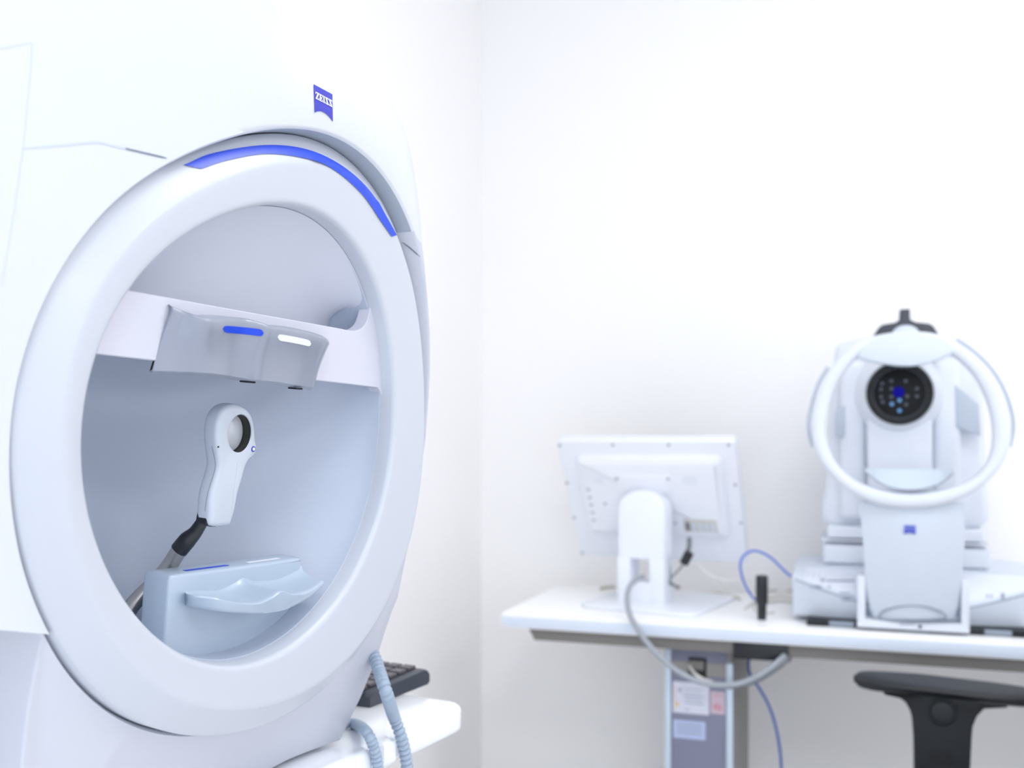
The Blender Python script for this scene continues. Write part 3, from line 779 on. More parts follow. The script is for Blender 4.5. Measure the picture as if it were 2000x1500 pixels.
box('tray_front', TB(1432,1270,.017).x, TB(1540,1270,.017).x, .015, .021, TB(1480,1288,.017).y, tz0-.001, M['black'], ft, .001, tf=fs)

# ------------------------------------------------------------------ monitor
PSI, TAU = math.radians(21.4), math.radians(32)
pc = Vector((.3363, 2.45, CH-.1606)); pw, ph = .4216, .3455
bz = TM.translation.z
my = math.radians(-30)
mbp = [onz(1124, 1187, bz), onz(1359, 1209, bz), onz(1444, 1170, bz)]
bc = (mbp[0]+mbp[2])/2
MR = Matrix.Translation((bc.x, bc.y, bz)) @ Matrix.Rotation(my, 4, 'Z')
mon = root('monitor', 'white monitor seen from behind on a white pedestal stand', 'monitor', MR)
MRI = MR.inverted()
q0, q1, q2 = [MRI @ p for p in mbp]
hw = (q1.x-q0.x)/2*.98; x0, x1 = -hw, hw; y0 = (q0.y+q1.y)/2; y1 = q2.y
plate('stand_base', rrect(x0, y0, x1, y1, .035, 6), 0, .010, M['mons'], mon, .003, 3)
def MP(px, py, y):    # pixel -> (x,z) on monitor-root plane y
    d = MRI.to_3x3() @ Vector(((px-1000)/F, 1, (HY-py)/F)); o = MRI @ CAM; t = (y-o.y)/d.y; p = o+d*t; return Vector((p.x, p.z))
ycol = -.075
pl = MP(1206, 1100, ycol); pr = MP(1297, 1100, ycol); pt = MP(1250, 958, ycol)
cx = (pl.x+pr.x)/2; chw = (pr.x-pl.x)/2
prof_c = [(-chw, .008), (chw, .008), (chw*1.0, pt.y-.045)]+[(chw*math.cos(t), pt.y-.045+.045*math.sin(t)) for t in [PI*i/14 for i in range(1, 14)]]+[(-chw, pt.y-.045)]
# stand column with a cable opening : two uprights, a bridge and the rounded upper part
ho = [MP(1230, 1092, ycol), MP(1268, 1139, ycol)]
fcol = lambda a, c, b: Vector((cx+a, b, c))
hx0, hx1 = ho[0].x-cx, ho[1].x-cx; hz1, hz0 = ho[0].y, ho[1].y
upper = [(-chw, hz1)]+[(chw, hz1)]+prof_c[2:]
V, Fc = [], []
for P, r_ in ((upper, .006), ([(-chw, .008), (hx0, .008), (hx0, hz1+.004), (-chw, hz1+.004)], .001), ([(hx1, .008), (chw, .008), (chw, hz1+.004), (hx1, hz1+.004)], .001), ([(hx0-.002, .008), (hx1+.002, .008), (hx1+.002, hz0), (hx0-.002, hz0)], .001)):
    loft(plate_rings(P, ycol+.055, ycol+(0 if r_ > .002 else .0005), r_, 3, fcol), V=V, Fc=Fc)
mk('stand_column', V, Fc, M['mons'], mon, 35)
# panel frame: x right, y out of the back (towards us), z up the panel
Um = Vector((math.cos(PSI), -math.sin(PSI), 0)); n0 = Vector((-math.sin(PSI), -math.cos(PSI), 0))
Vm = Vector((0, 0, math.cos(TAU)))+n0*math.sin(TAU); Nm = Um.cross(Vm).normalized()
if Nm.dot(n0) < 0: Nm = -Nm
PMW = Matrix(((Um.x, Vm.x, Nm.x, pc.x), (Um.y, Vm.y, Nm.y, pc.y), (Um.z, Vm.z, Nm.z, pc.z), (0, 0, 0, 1)))
PML = MRI @ PMW; fp = lambda a, b, c: PML @ Vector((a, b, c))
plate('panel_back', rrect(-pw/2, -ph/2, pw/2, ph/2, .010, 5), -.014, 0, M['monw'], mon, .003, 3, fp)
plate('bezel', rrect(-pw/2-.002, -ph/2-.002, pw/2+.002, ph/2+.002, .011, 5), -.022, -.0145, M['mons'], mon, .003, 3, fp)
plate('screen', rrect(-pw/2+.018, -ph/2+.02, pw/2-.018, ph/2-.018, .003, 2), -.0235, -.0215, M['screen'], mon, 0, 1, fp)
def PP(px, py, w_=0):
    I = PMW.inverted(); d = I.to_3x3() @ Vector(((px-1000)/F, 1, (HY-py)/F)); o = I @ CAM; t = (w_-o.z)/d.z; p = o+d*t; return Vector((p.x, p.y))
h0, h1 = PP(1122, 897, .02), PP(1402, 897, .02); h2 = PP(1420, 1052, .012)
hx = [h0.x, h1.x+.004, h2.y, h0.y]
hump = rrect(h0.x, h2.y, h1.x+.006, h0.y, .014, 6)
rgs = plate_rings(hump, 0, .012, 0, 1, fp)+[[fp(p[0], p[1], .020) for p in inset(hump, .013)], [fp(p[0], p[1], .0205) for p in inset(hump, .016)]]
V, Fc = loft(rgs); mk('rear_housing', V, Fc, M['monw'], mon, 25)
v0, v1 = PP(1200, 929, .024), PP(1314, 966, .024)
plate('mount_plate', rrect(v0.x, v1.y, v1.x, v0.y, .006, 4), .0203, .0245, M['monw'], mon, .0015, 2, fp)
hg = MRI @ (PMW @ Vector(((v0.x+v1.x)/2, v1.y-.01, .015)))
box('hinge', cx-.03, cx+.03, ycol+.03, hg.y+.02, pt.y-.05, pt.y-.012, M['mons'], mon, .004)
for px, py, w_ in ((1092,870,0),(1197,869,0),(1306,869,0),(1423,869,0),(1106,943,0),(1436,947,0),(1120,1011,0),(1447,1021,0),(1137,1080,0),(1205,935,.0245),(1305,935,.0245)):
    p = PP(px, py, w_); a, b = max(-pw/2+.005, min(pw/2-.005, p.x)), max(-ph/2+.005, min(ph/2-.005, p.y))
    plate('screw', [(a+.0032*math.cos(t), b+.0032*math.sin(t)) for t in [2*PI*i/10 for i in range(10)]], w_-.001, w_+.0012, M['screw'], mon, .0005, 1, fp)
for px, py in ((1149,956),(1152,972),(1155,986),(1158,1001),(1160,1016),(1182,984),(1319,1022)):
    p = PP(px, py, .0205)
    plate('button', [(p.x+.0042*math.cos(t), p.y+.0028*math.sin(t)) for t in [2*PI*i/12 for i in range(12)]], .020, .0220, M['pgrey'], mon, .0008, 1, fp)
for r in range(4):
    for a_, b_ in ((1160, 1178), (1332, 1362)):
        p = PP(a_, 931+r*4, .0205); q = PP(b_, 931+r*4, .0205)
        plate('vent_slot', rrect(p.x, p.y-.0012, q.x, p.y, .0005, 1), .0203, .0209, M['octg'], mon, 0, 1, fp)
p, q = PP(1334, 1014, .0205), PP(1402, 1040, .0205)
prt = lab(plate('connector_recess', rrect(p.x, q.y, q.x, p.y, .002, 2), .0200, .0212, M['cabt'], mon, .0004, 1, fp), 'beige connector row')
for i in range(5):
    a = p.x+(q.x-p.x)*(.06+i*.19)
    plate('socket', rrect(a, q.y+.004, a+(q.x-p.x)*.12, p.y-.008, .001, 1), .0208, .0230, M['octg'] if i else M['cabd'], prt, .0004, 1, fp)

# ------------------------------------------------------------------ eye scanner on the far table (right)
oa = TB(1786, 1230, .05).x
OM = TM @ Matrix.Translation((oa, .20, 0))
sc = root('eye_scanner', 'white eye scanner with oval face ring and black lens on the lifting table', 'eye scanner', OM)
so_ = Matrix.Translation((-oa, -.20, 0)); fo = lambda a, b, c: so_ @ Vector((a, b, c))
fv = lambda a, c, b: fo(a, b, c)                 # outline in (a,z), thickness along b
def TBs(pts, b): return [tuple(TB(x, y, b)) for x, y in pts]
# base housing with curved sloping panels
aL_ = TB(1548, 1140, .085).x; aR_ = 2*oa-aL_
rows = []; NB = 41
for i in range(NB):
    q = i/(NB-1)*2-1; a = oa+(aR_-oa)*q
    bf_ = .062+.024*q*q; zs = .040+.058*abs(q)**1.5
    ztop = .118-.006*abs(q)**4
    zs = min(zs, ztop-.012)
    rows.append([fo(a, y, z) for y, z in ((bf_+.024, .012), (bf_+.018, .015), (bf_+.013, .028), (bf_-.001, zs-.006), (bf_+.001, zs-.001), (bf_+.004, zs+.001), (.160, ztop-.003), (.170, ztop), (.39, ztop), (.40, ztop-.01), (.40, .012))])
V, Fc = loft(rows); mk('base_housing', V, Fc, M['octg'], sc, 28)
for sg in (-1, 1):
    tube('trim_line', [fo(oa+(aR_-oa)*q*sg, .062+.024*q*q-.0005, min(.040+.058*abs(q)**1.5, .105)-.003) for q in [.28+.70*i/14 for i in range(15)]], .0016, M['octd'], sc, 6, 2)
# control panels laid on the slopes
def panel(sgn):
    rows = []
    for i in range(14):
        q = sgn*(.30+.60*i/13); a = oa+(aR_-oa)*q
        bf_ = .062+.024*q*q; zs = min(.040+.058*abs(q)**1.5, .106); ztop = .118-.006*abs(q)**4
        y0, z0_ = bf_+.010, zs+.006; y1, z1_ = .150, ztop-.004
        y0 = bf_+.004+(y1+.01-bf_-.004)*.08; z0_ = zs+.001+(ztop-.003-zs-.001)*.08+.0010; z1_ = zs+.001+(ztop-.003-zs-.001)*.92+.0010; y1 = bf_+.004+(.160-bf_-.004)*.92
        rows.append([fo(a, y0, z0_-.002), fo(a, y0, z0_), fo(a, y1, z1_), fo(a, y1, z1_-.002)])
    V, Fc = loft(rows); return mk('control_panel', V, Fc, M['octp'], sc, 30)
cpl, cpr = panel(-1), panel(1)
def pmark(x0, y0, x1, y1, parent, m='pgrey'):
    pts = []
    for x, y in ((x0, y0), (x1, y0), (x1, y1), (x0, y1)):
        a = TB(x, y, .11).x
        # intersect the slope
        b = .11
        for _ in range(6):
            a, z = TB(x, y, b); q = (a-oa)/(aR_-oa); bf_ = .062+.024*q*q; zs = .041+.058*abs(q)**1.5; zt = .115-.006*abs(q)**4
            b = bf_+.004+(z-zs)/(zt-zs)*(.160-bf_-.004)
        pts.append(fo(a, b, z+.0016))
    mk('print_mark', [*pts, *[p-Vector((0, 0, .001)) for p in pts]], [(0,1,2,3),(4,7,6,5),(0,4,5,1),(1,5,6,2),(2,6,7,3),(3,7,4,0)], M[m], parent)
for a in ((1603,1131,1609,1137),(1612,1134,1670,1136.5),(1582,1145,1605,1148),(1617,1146,1622,1149),(1640,1158,1662,1160),(1643,1165,1668,1167),(1644,1172,1664,1174)): pmark(*a, cpl)
for a in ((1926,1163,1930,1168),(1934,1163,1938,1168),(1955,1160,1962,1170)): pmark(*a, cpr)
lab(box('dark_base', aL_+.03, aR_-.03, .060, .39, 0.0, .0135, M['black'], sc, .002, tf=so_), 'black recessed base')
for a in (aL_+.075, oa-.02, aR_-.11): box('grey_foot', a, a+.05, .058, .12, .001, .0128, M['octd'], sc, .002, tf=so_)
# U-shaped front bracket
BB = .035
l0, l1 = TB(1674, 1150, BB).x, TB(1690, 1150, BB).x; r0, r1 = TB(1878, 1150, BB).x, TB(1894, 1150, BB).x
ztopb = TB(1680, 1125, BB).y; zx = TB(1780, 1214, BB).y
brk = [(l0, .007), (r1, .007), (r1, ztopb), (r0, ztopb), (r0, zx), ((l1+r0)/2, zx-.004), (l1, zx), (l1, ztopb), (l0, ztopb)]
lab(plate('bracket', brk, BB+.06, BB, M['octw'], sc, .002, 2, fv, both=False), 'white U-shaped front bracket')
p = TB(1797, 1224, BB); plate('bracket_screw', [(p.x+.0035*math.cos(t), p.y+.0035*math.sin(t)) for t in [2*PI*i/10 for i in range(10)]], BB, BB-.0015, M['black'], sc, .0005, 1, fv)
for i in range(4):
    p = TB(1759+i*7, 1221, BB); plate('print_mark', rrect(p.x, p.y, p.x+.004, p.y+.003, .0003, 1), BB-.0001, BB-.0006, M['pgrey'], sc, 0, 1, fv)
# shield: curved panel under the ring
BS = .012
def shield():
    rows = []
    Lx = [(1676,982),(1681,1010),(1685,1050),(1688,1100),(1692,1150),(1699,1190),(1706,1214)]
    Rx = [(1884,982),(1885,1010),(1886,1050),(1884,1100),(1879,1150),(1873,1190),(1867,1214)]
    for (a, b), (c, d) in zip(Lx, Rx):
        p, q = TB(a, b, BS), TB(c, d, BS); row = []
        for i in range(17):
            s = i/16; k = 4*s*(1-s); x = p.x+(q.x-p.x)*s
            lowc = (b-982)/232; z = p.y+(q.y-p.y)*s
            row.append((x, BS+.012*(1-k)+.024*lowc*lowc, z-.0))
        rows.append(row)
    R = []
    for row in rows:
        R.append([fo(*p) for p in row]+[fo(p[0], p[1]+.006, p[2]) for p in row[::-1]])
    V, Fc = loft(R); return mk('shield', V, Fc, M['octg'], sc, 40)
shd = lab(shield(), 'pale grey curved front shield')
# arched handle at the foot of the shield
hp = [TB(x, y, BS-.002) for x, y in ((1719,1212),(1721,1201),(1745,1191),(1780,1186),(1815,1190),(1845,1202),(1850,1214))]
tube('handle', [fo(p.x, BS+.019+.010*((p.x-oa)/.09)**2, p.y) for p in hp], .0018, M['octd'], shd, 8, 6)
hp = [TB(x, y, BS+.006) for x, y in ((1692,1205),(1712,1213),(1750,1216),(1790,1217),(1840,1217),(1868,1213),(1884,1207))]
tube('lower_lip', [fo(p.x, BS+.021+.010*((p.x-oa)/.09)**2, p.y) for p in hp], .0020, M['octd'], shd, 8, 6)
# badge on the shield
lb = BS-.0008
c0, c1 = TB(1766, 1043, lb), TB(1788, 1027, lb)
lw, lh_ = c1.x-c0.x, c1.y-c0.y
bp_ = [(c0.x+lw*s, c0.y+lh_*.17*4*s*(1-s)) for s in [i/8 for i in range(9)]]+[(c1.x, c1.y), (c0.x, c1.y)]
bd = lab(plate('badge', bp_, lb+.002, lb, M['logo2'], shd, 0, 1, fv), 'small blue maker badge')
V, Fc = [], []
for P in logo_text():
    b = len(V); V += [fv(c0.x+lw*s, c0.y+lh_*t, lb-.0003) for s, t in P]+[fv(c0.x+lw*s, c0.y+lh_*t, lb+.0005) for s, t in P]
    n = len(P); Fc.append(tuple(range(b, b+n))); Fc += [(b+i, b+(i+1) % n, b+n+(i+1) % n, b+n+i) for i in range(n)]
mk('lettering', V, Fc, M['stickb'], bd)
# face ring
RB0, RB1 = .0, .035
ro = [(1780,647),(1830,652),(1880,674),(1925,712),(1955,755),(1973,805),(1976,850),(1967,890),(1945,925),(1905,960),(1850,985),(1780,994),(1710,985),(1655,958),(1616,922),(1593,885),(1584,845),(1588,795),(1606,745),(1637,700),(1680,666),(1730,651)]
ri = [(1780,676),(1825,680),(1862,694),(1897,725),(1922,765),(1937,812),(1941,855),(1935,892),(1918,920),(1893,940),(1850,955),(1780,963),(1715,955),(1670,938),(1642,915),(1624,888),(1614,850),(1617,805),(1630,760),(1652,722),(1684,692),(1732,679)]
RO2 = smooth_closed(TBs(ro, RB0), 132); RI2 = smooth_closed(TBs(ri, RB0), 132)
RO2 = [(p.x, p.y) for p in RO2]; RI2 = [(p.x, p.y) for p in RI2]
def rg(P, b): return [fv(p[0], p[1], b) for p in P]
mid = lambda q: [(a[0]*(1-q)+b[0]*q, a[1]*(1-q)+b[1]*q) for a, b in zip(RO2, RI2)]
RR = [rg(RO2, RB1), rg(RO2, RB0+.006), rg(mid(.08), RB0+.002), rg(mid(.25), RB0-.001), rg(mid(.5), RB0-.002), rg(mid(.8), RB0), rg(mid(.95), RB0+.003), rg(RI2, RB0+.007), rg(RI2, RB1-.002), rg(mid(.9), RB1)]
V, Fc = loft(RR+[RR[0]], cap0=False, cap1=False); fr = lab(mk('face_ring', V, Fc, M['octw'], sc, 50), 'white oval face ring')
for pts in ([(1617,717),(1598,750),(1585,790),(1579,825),(1581,852),(1588,873)], [(1868,662),(1905,688),(1938,722),(1962,762),(1976,803),(1980,835),(1973,873)]):
    tube('ring_bumper', [fo(*(lambda q: (q.x, RB0+.014, q.y))(TB(x, y, RB0+.014))) for x, y in pts], .0036, M['octd2'], fr, 10, 8)
pad = smooth_open(TBs([(1676,697),(1712,708),(1766,715),(1814,709),(1862,690)], RB0-.004), 6)
pad += smooth_open(TBs([(1862,684),(1850,668),(1825,656),(1780,650),(1730,655),(1700,667),(1680,686)], RB0-.004), 6)
lab(plate('forehead_pad', [(p.x, p.y) for p in pad], RB0+.02, RB0-.006, M['octg'], sc, .003, 3, fv), 'pale grey crescent forehead pad')
tp = smooth_open(TBs([(1690,922),(1712,939),(1740,952),(1775,957),(1812,953),(1842,941),(1862,924)], RB0-.002), 6)
rows = []
for p in tp:
    rows.append([fo(p.x, RB0+.03, TB(1775, 916, RB0+.03).y), fo(p.x, RB0+.004, TB(1775, 919, RB0).y*.25+p.y*.75+.0), fo(p.x, RB0-.003, p.y+.001), fo(p.x, RB0-.002, p.y-.0012), fo(p.x, RB0+.03, p.y-.0012)])
V, Fc = loft(rows); lab(mk('chin_tray', V, Fc, M['tray'], sc, 40), 'grey-blue curved chin tray')
tube('tray_rim', [fo(p.x, RB0-.003, p.y) for p in tp], .0014, M['octd'], sc, 8, 2)
# measuring head
HB = .13
hd = smooth_closed([(*TB(x, y, HB+.03), 0) for x, y in ((1640,668),(1700,655),(1780,650),(1860,655),(1912,690),(1926,760),(1930,850),(1932,940),(1926,1030),(1780,1032),(1616,1030),(1612,940),(1616,850),(1622,770),(1628,700))], 90)
lab(plate('head_housing', [(p.x, p.y) for p in hd], .36, HB+.06, M['octw'], sc, .018, 4, fv), 'white measuring head behind the ring')
# flared central nose carrying the lens, with a column below
lc = TB(1757, 768, HB-.02); lr = (TB(1824, 768, HB-.02).x-lc.x)
def circ(c, r, b, n=48, ry=None): return [fo(c.x+r*math.cos(2*PI*k/n), b, c.y+(ry or r)*math.sin(2*PI*k/n)) for k in range(n)]
lc2 = TB(1765, 800, HB+.06)
V, Fc = loft([circ(lc, lr*1.62, HB+.075, ry=lr*1.7), circ(lc, lr*1.42, HB+.045), circ(lc, lr*1.25, HB+.01), circ(lc, lr*1.13, HB-.01), circ(lc, lr*1.08, HB-.018), circ(lc, lr*1.0, HB-.019)])
mk('lens_collar', V, Fc, M['octw'], sc, 40)
nb = smooth_open([(*TB(x, y, HB+.0), 0) for x, y in ((1692,800),(1694,880),(1690,960))], 4)
nr = smooth_open([(*TB(x, y, HB+.0), 0) for x, y in ((1690,960),(1826,960))], 2)
ncol = [TB(1694, 960, HB), TB(1822, 960, HB), TB(1822, 820, HB), TB(1757, 800, HB), TB(1692, 820, HB)]
plate('nose_column', [(p.x, p.y) for p in ncol], HB+.10, HB+.0, M['octw'], sc, .008, 3, fv)
for sgn, x0_, x1_ in ((-1, 1640, 1694), (1, 1822, 1878)):
    a, b = TB(x0_, 1000, HB+.03).x, TB(x1_, 1000, HB+.03).x; zt_ = TB(1780, 700, HB+.03).y; zb_ = TB(1780, 1020, HB+.03).y
    box('cheek', a, b, HB+.03, HB+.10, zb_, zt_, M['octw'], sc, .016, 4, tf=so_)
for qd in (((1866,752),(1912,790),(1916,852),(1868,834)), ((1632,800),(1650,792),(1650,850),(1634,856))):  # grey plates put the shading on the head's sides into colour
    lab(plate('cheek_shade', TBs(qd, HB+.028), HB+.045, HB+.0285, M['octd2'], sc, .002, 2, fv), 'blue-grey plate standing in for shading beside the lens')
V, Fc = loft([circ(lc, lr, HB-.015), circ(lc, lr, HB-.026), circ(lc, lr*.97, HB-.029), circ(lc, lr*.84, HB-.028), circ(lc, lr*.80, HB-.020), circ(lc, lr*.78, HB-.016)], cap0=False)
ln_ = lab(mk('lens_barrel', V, Fc, M['dblack'], sc, 30), 'round black objective barrel')
V, Fc = loft([circ(lc, lr*.79, HB-.019), circ(lc, lr*.6, HB-.0215), circ(lc, lr*.3, HB-.0232), circ(lc, lr*.1, HB-.0236)], cap0=False)
mk('lens_glass', V, Fc, M['lensb'], ln_, 60)
def spot(px, py, r, m, b=HB-.0245, name='led'):
    c = TB(px, py, b); n = 16
    V, Fc = loft([circ(c, r, b+.006, n), circ(c, r, b, n), circ(c, r*.8, b-.0008, n), circ(c, r*.45, b-.0004, n)]); mk(name, V, Fc, m, ln_)
spot(1755, 766, lr*.17, M['deepb'], HB-.0250, 'blue_light')
for x, y in ((1723,749),(1721,760),(1721,775),(1724,785),(1791,759),(1791,774),(1741,775),(1772,774),(1741,759),(1741,744),(1769,744),(1770,790)): spot(x, y, lr*.055, M['led'])
for x, y in ((1742,789),(1757,802),(1757,782)): spot(x, y, lr*.065, M['ledb'])
# lower carriage, left and right of the shield
def blk(name, x0, x1, y0, y1, b0, b1, m, r=.004):
    p = TB(x0, y0, b0); q = TB(x1, y1, b0); return box(name, p.x, q.x, b0, b1, q.y, p.y, m, sc, r, 3, tf=so_)
blk('carriage_upper', 1616, 1922, 1026, 1060, .175, .36, M['octw'])
blk('carriage_step', 1604, 1930, 1054, 1066, .165, .37, M['octw'], .003)
blk('carriage_lower', 1608, 1934, 1062, 1112, .17, .37, M['octw'])
blk('carriage_gap', 1612, 1930, 1108, 1122, .18, .36, M['octd'], .001)
# black bow-shaped holder on top of the head
tpz = HB+.02
bw = TBs([(1700,668),(1703,660),(1716,640),(1724,634),(1748,630),(1757,624),(1758,604),(1777,603),(1778,624),(1788,629),(1816,632),(1824,638),(1835,656),(1840,668)], tpz)
lab(plate('top_holder', bw, tpz+.05, tpz, M['strap'], sc, .0015, 2, fv), 'charcoal winged holder on top of the head')
dm = TB(1769, 652, tpz-.004)
V, Fc = loft([[fo(dm.x+.027*math.cos(t)*k, tpz-.002+kk_*.6, dm.y+.019*math.sin(t)*k) for t in [2*PI*i/32 for i in range(32)]] for k, kk_ in ((1, .03), (1, .0), (.9, -.006), (.6, -.01), (.2, -.012))])
mk('top_dome', V, Fc, M['octg'], sc)
# ------------------------------------------------------------------ small things on the far table
# black penlight-like handle standing near the edge
sb_ = TZ(1488, 1211); rr0 = (TB(1500, 1150, sb_.y).x-TB(1476, 1150, sb_.y).x)/2
ztp = TB(1488, 1124, sb_.y).y; zmd = TB(1488, 1177, sb_.y).y
SMW = TM @ Matrix.Translation((sb_.x, sb_.y, 0))
pen = root('upright_handle', 'black stepped cylindrical handle standing upright at the table edge beside the scanner', 'handle', SMW)
def lathe(name, prof, m, parent, n=24):
    V, Fc = loft([[Vector((r*math.cos(2*PI*k/n), r*math.sin(2*PI*k/n), z)) for k in range(n)] for r, z in prof]); return mk(name, V, Fc, m, parent)
lathe('grip', [(rr0*.9, zmd-.002), (rr0, zmd), (rr0, ztp-.003), (rr0*.88, ztp), (rr0*.3, ztp-.0005)], M['black'], pen)
lathe('shaft', [(rr0*.70, .002), (rr0*.74, .004), (rr0*.76, zmd-.006), (rr0*.8, zmd)], M['black'], pen)
lathe('tip', [(rr0*.6, 0), (rr0*.68, .001), (rr0*.68, .004)], M['octd'], pen)
def cable(name, pts, r, m, label, group=None, per=10):
    """pts: (px, py, depth b) on the room frame"""
    o = tube(name, [TM @ T3(*p) for p in pts], r, m, None, 10, per); tagit(o, label, 'cable', group); return o
def W(x): return x
cable('blue_cable', [(1545,1126,.14),(1530,1113,.13),(1510,1093,.12),(1490,1080,.11),(1470,1076,.10),(1453,1085,.10),(1446,1102,.10),(1449,1125,.10),(1458,1148,.11),(1470,1166,.12),(1479,1174,.13)], .0026, M['cabb'], 'blue cable looping above the tabletop from the scanner base')
cable('blue_cable', [(1472,1256,.10),(1466,1275,.09),(1462,1295,.08),(1463,1310,.07),(1470,1326,.06),(1484,1346,.06),(1500,1375,.06),(1512,1408,.06),(1521,1450,.06),(1526,1500,.06),(1528,1600,.07),(1528,1750,.08)], .0029, M['cabbd'], 'blue cable hanging under the table to the right of the grey column')
# thick grey cable from the monitor stand, over the edge and up under the table
cc = lambda x, y, b: (x, y, b)
cable('grey_cable', [(1256,1126,.16),(1242,1132,.12),(1229,1148,.07),(1225,1172,.02),(1230,1200,-.014),(1244,1226,-.022),(1266,1258,-.025),(1297,1290,-.025),(1332,1316,-.022),(1368,1332,-.02),(1400,1338,-.02),(1440,1336,-.018),(1478,1322,-.015),(1508,1302,-.006),(1528,1284,.01),(1534,1276,.03)], .0062, M['cabg'], 'thick grey cable hanging from the monitor stand below the table edge')
cable('dark_cable', [(1395,1336,-.012),(1430,1340,-.012),(1470,1331,-.008),(1508,1310,0),(1534,1290,.01),(1542,1280,.03)], .0064, M['cabd'], 'dark grey cable end beside the thick grey cable under the table')
cable('white_cable', [(1347,1300,.055),(1352,1310,.03),(1362,1320,0),(1376,1328,-.008),(1392,1333,-.012)], .0034, M['cabw'], 'short white cable leaving the column opening')
# monitor video cable with ferrite
vc = root('video_cable', 'thin grey video cable with black ferrite hanging behind the monitor stand', 'cable', TM @ Matrix.Translation((*TZ(1330, 1150), 0)))
vI = vc.matrix_world.inverted()
vp = lambda pts: [vI @ (TM @ T3(*p)) for p in pts]
tube('lead', vp([(1346,1050,.125),(1346,1066,.13),(1343,1078,.13)]), .0055, M['cabd'], vc, 10, 6)
lab(tube('ferrite', vp([(1347,1078,.13),(1341,1090,.13),(1335,1101,.13)]), .0105, M['black'], vc, 16, 4), 'black ferrite cylinder')
tube('lead', vp([(1334,1103,.13),(1326,1113,.14),(1316,1123,.15),(1308,1134,.16),(1310,1142,.16),(1328,1146,.17)]), .0022, M['cabd'], vc, 8, 6)
cable('thin_cable', [(1362,1098,.16),(1372,1112,.17),(1392,1126,.18),(1420,1133,.19),(1445,1131,.20),(1470,1134,.22)], .0014, M['cabw'], 'thin white cable falling from the right lower side of the monitor')
cable('thin_cable', [(1400,1126,.2),(1412,1144,.2),(1424,1158,.2),(1432,1168,.2),(1440,1166,.22)], .0014, M['cabt'], 'thin beige cable dropping to the tabletop right of the monitor base')
cable('stand_cable', [(1306,1070,.20),(1307,1100,.20),(1309,1120,.20),(1308,1134,.20),(1318,1144,.22),(1326,1150,.22)], .0028, M['cabd'], 'blue-grey cable running down beside the monitor stand')
def on_table(name, pts, r, m, label, group=None):
    o = tube(name, [TM @ Vector((*TZ(x, y, r), r)) for x, y in pts], r, m, None, 8, 8); tagit(o, label, 'cable', group); return o
on_table('flat_cable', [(1308,1151),(1340,1156),(1375,1158),(1405,1158),(1430,1162),(1446,1170)], .003, M['cabt'], 'beige cable lying on the tabletop behind the monitor base')
on_table('flat_cable', [(1172,1149),(1185,1146),(1202,1146)], .004, M['cabt'], 'short beige cable end left of the monitor column')
for i, y in enumerate((1142, 1154, 1168, 1177)):
    on_table('coiled_cable', [(1478,y+3),(1492,y+1),(1508,y-1),(1524,y-3),(1542,y-1),(1556,y)], .0022, M['cabt'], ('highest beige cable between the black handle and the scanner', 'second beige cable from the wall between the black handle and the scanner', 'third beige cable from the wall between the black handle and the scanner', 'beige cable nearest the table edge beside the black handle')[i], 'beige cables by the scanner')
on_table('looped_cable', [(1455,1190),(1462,1184),(1475,1176),(1472,1188),(1480,1196),(1500,1198),(1512,1196)], .0017, M['cabt'], 'thin beige cable loop around the foot of the black handle')

# ------------------------------------------------------------------ chair : the armrest reaches into the picture
CB = -.17
ca = TB(1840, 1350, CB)
chm = TM @ Matrix.Translation((ca.x+.02, CB-.26, ZF))
ch = root('office_chair', 'black office chair, its padded T-shaped armrest in front of the table', 'chair', chm)
chi = chm.inverted()
def C3(px, py, b): return chi @ (TM @ T3(px, py, b))
# pad : cross sections along its length, dished on top
zt0 = TB(1700, 1330, CB).y; zt1 = TB(1980, 1352, CB).y
xl, xr = TB(1667, 1325, CB).x, TB(2040, 1340, CB).x
rows = []
for i in range(33):
    q = i/32; x = xl+(xr-xl)*q
    hw_ = .060*(1-abs(2*q-1)**3.2)**.45 if 0 < q < 1 else .004
    hw_ = max(hw_, .004)
    zc_ = -.002+TB(1780, 1330, CB).y-.016*max(0, (q-.35))**1.2*1.2
    row = []
    for k in range(20):
        t = 2*PI*k/20; y = CB+hw_*math.cos(t); th_ = .0185*min(1, (hw_/.045)**.5)
        z = zc_+th_*math.sin(t)*(1 if math.sin(t) < 0 else .8)
        if math.sin(t) > 0: z -= .008*math.sin(t)**2*math.sin(PI*q)
        row.append(chi @ (TM @ Vector((x, y, z))))
    rows.append(row)
V, Fc = loft(rows); lab(mk('armrest', V, Fc, M['chairp'], ch, 60), 'charcoal dished armrest pad')
under = [TB(x, y, CB) for x, y in ((1726,1352),(1758,1360),(1768,1368),(1776,1382),(1781,1400),(1784,1440),(1785,1505),(1785,1560),(1892,1560),(1893,1505),(1896,1440),(1898,1415),(1906,1395),(1920,1380),(1965,1378),(1968,1352))]
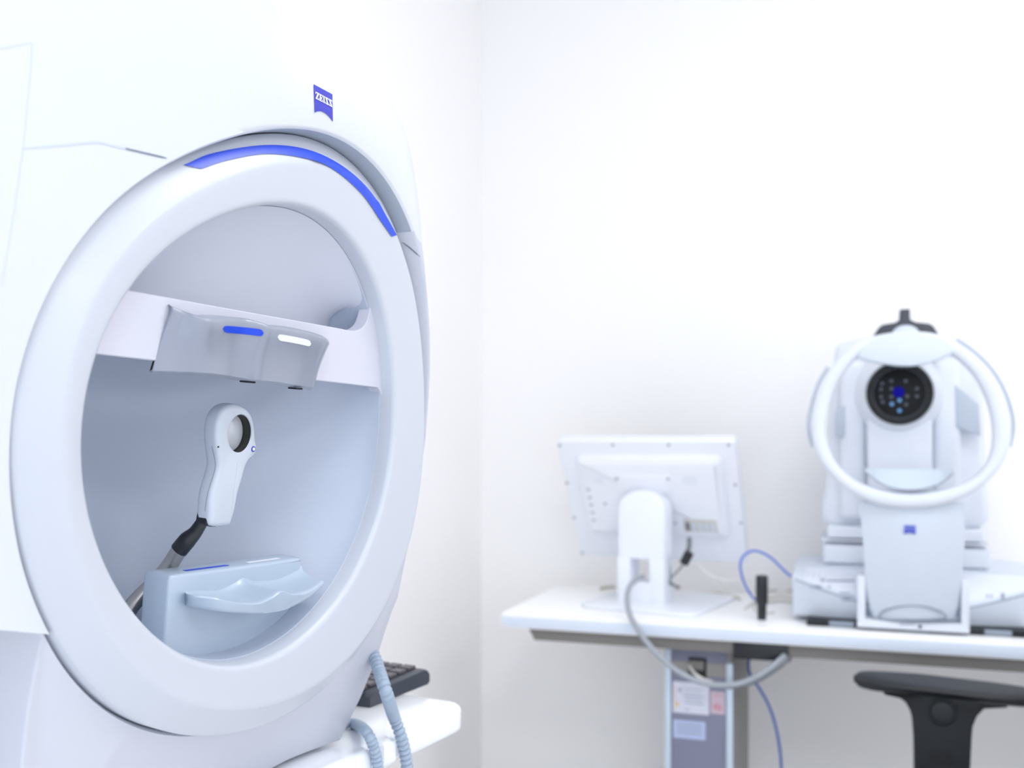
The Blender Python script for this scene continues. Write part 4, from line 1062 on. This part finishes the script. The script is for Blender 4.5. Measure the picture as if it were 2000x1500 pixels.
fch = lambda a, c, b: chi @ (TM @ Vector((a, b, c)))
au = plate('arm_support', [tuple(p) for p in under], CB+.022, CB-.022, M['chair'], ch, .006, 3, fch)
bc_ = TB(1840, 1390, CB-.022)
V, Fc = loft([[fch(bc_.x+r*math.cos(2*PI*k/28), bc_.y+r*math.sin(2*PI*k/28), b) for k in range(28)] for r, b in ((.026, CB-.020), (.026, CB-.0235), (.024, CB-.0245), (.0235, CB-.0225), (.021, CB-.0225), (.019, CB-.0255), (.008, CB-.0262))])
lab(mk('button', V, Fc, M['chair'], au), 'round pivot button')
p, q = TB(1815, 1492, CB-.022), TB(1861, 1467, CB-.022)
lab(plate('slot', rrect(p.x, p.y, q.x, q.y, .006, 4), CB-.021, CB-.0226, M['dblack'], au, .0004, 1, fch), 'dark height slot')
zs0 = .46
xc = ca.x
plate('arm_bar', [(under[7].x+.01, .40+ZF), (under[8].x-.01, .40+ZF), (under[8].x-.01, under[7].y+.01), (under[7].x+.01, under[7].y+.01)], CB+.015, CB-.015, M['chair'], ch, .004, 2, fch)
box('arm_bracket', .02-.09, .02+.07, .10, .275, .385, .41, M['chair'], ch, .004)
plate('seat', rrect(-.22, -.24, .25, .22, .06, 6), .41, .475, M['fabric'], ch, .02, 4)
plate('backrest', rrect(-.22, .56, .22, 1.0, .07, 6), .315, .27, M['fabric'], ch, .015, 3, lambda a, c, b: Vector((b+.04, a, c)))
box('back_post', .27, .30, -.03, .03, .42, .70, M['chair'], ch, .006)
lathe('gas_lift', [(.025, .09), (.025, .40), (.06, .41)], M['black'], ch)
for k in range(5):
    t = 2*PI*k/5+.3; R_ = Matrix.Rotation(t, 4, 'Z')
    lg = box('base_leg', .0, .29, -.018, .018, .065, .095, M['chair'], ch, .006, tf=R_)
    cv = [[R_ @ Vector((.27+.028*math.cos(2*PI*j/16), y, .028+.028*math.sin(2*PI*j/16))) for j in range(16)] for y in (-.02, .02)]
    V, Fc = loft(cv); mk('caster', V, Fc, M['black'], lg)
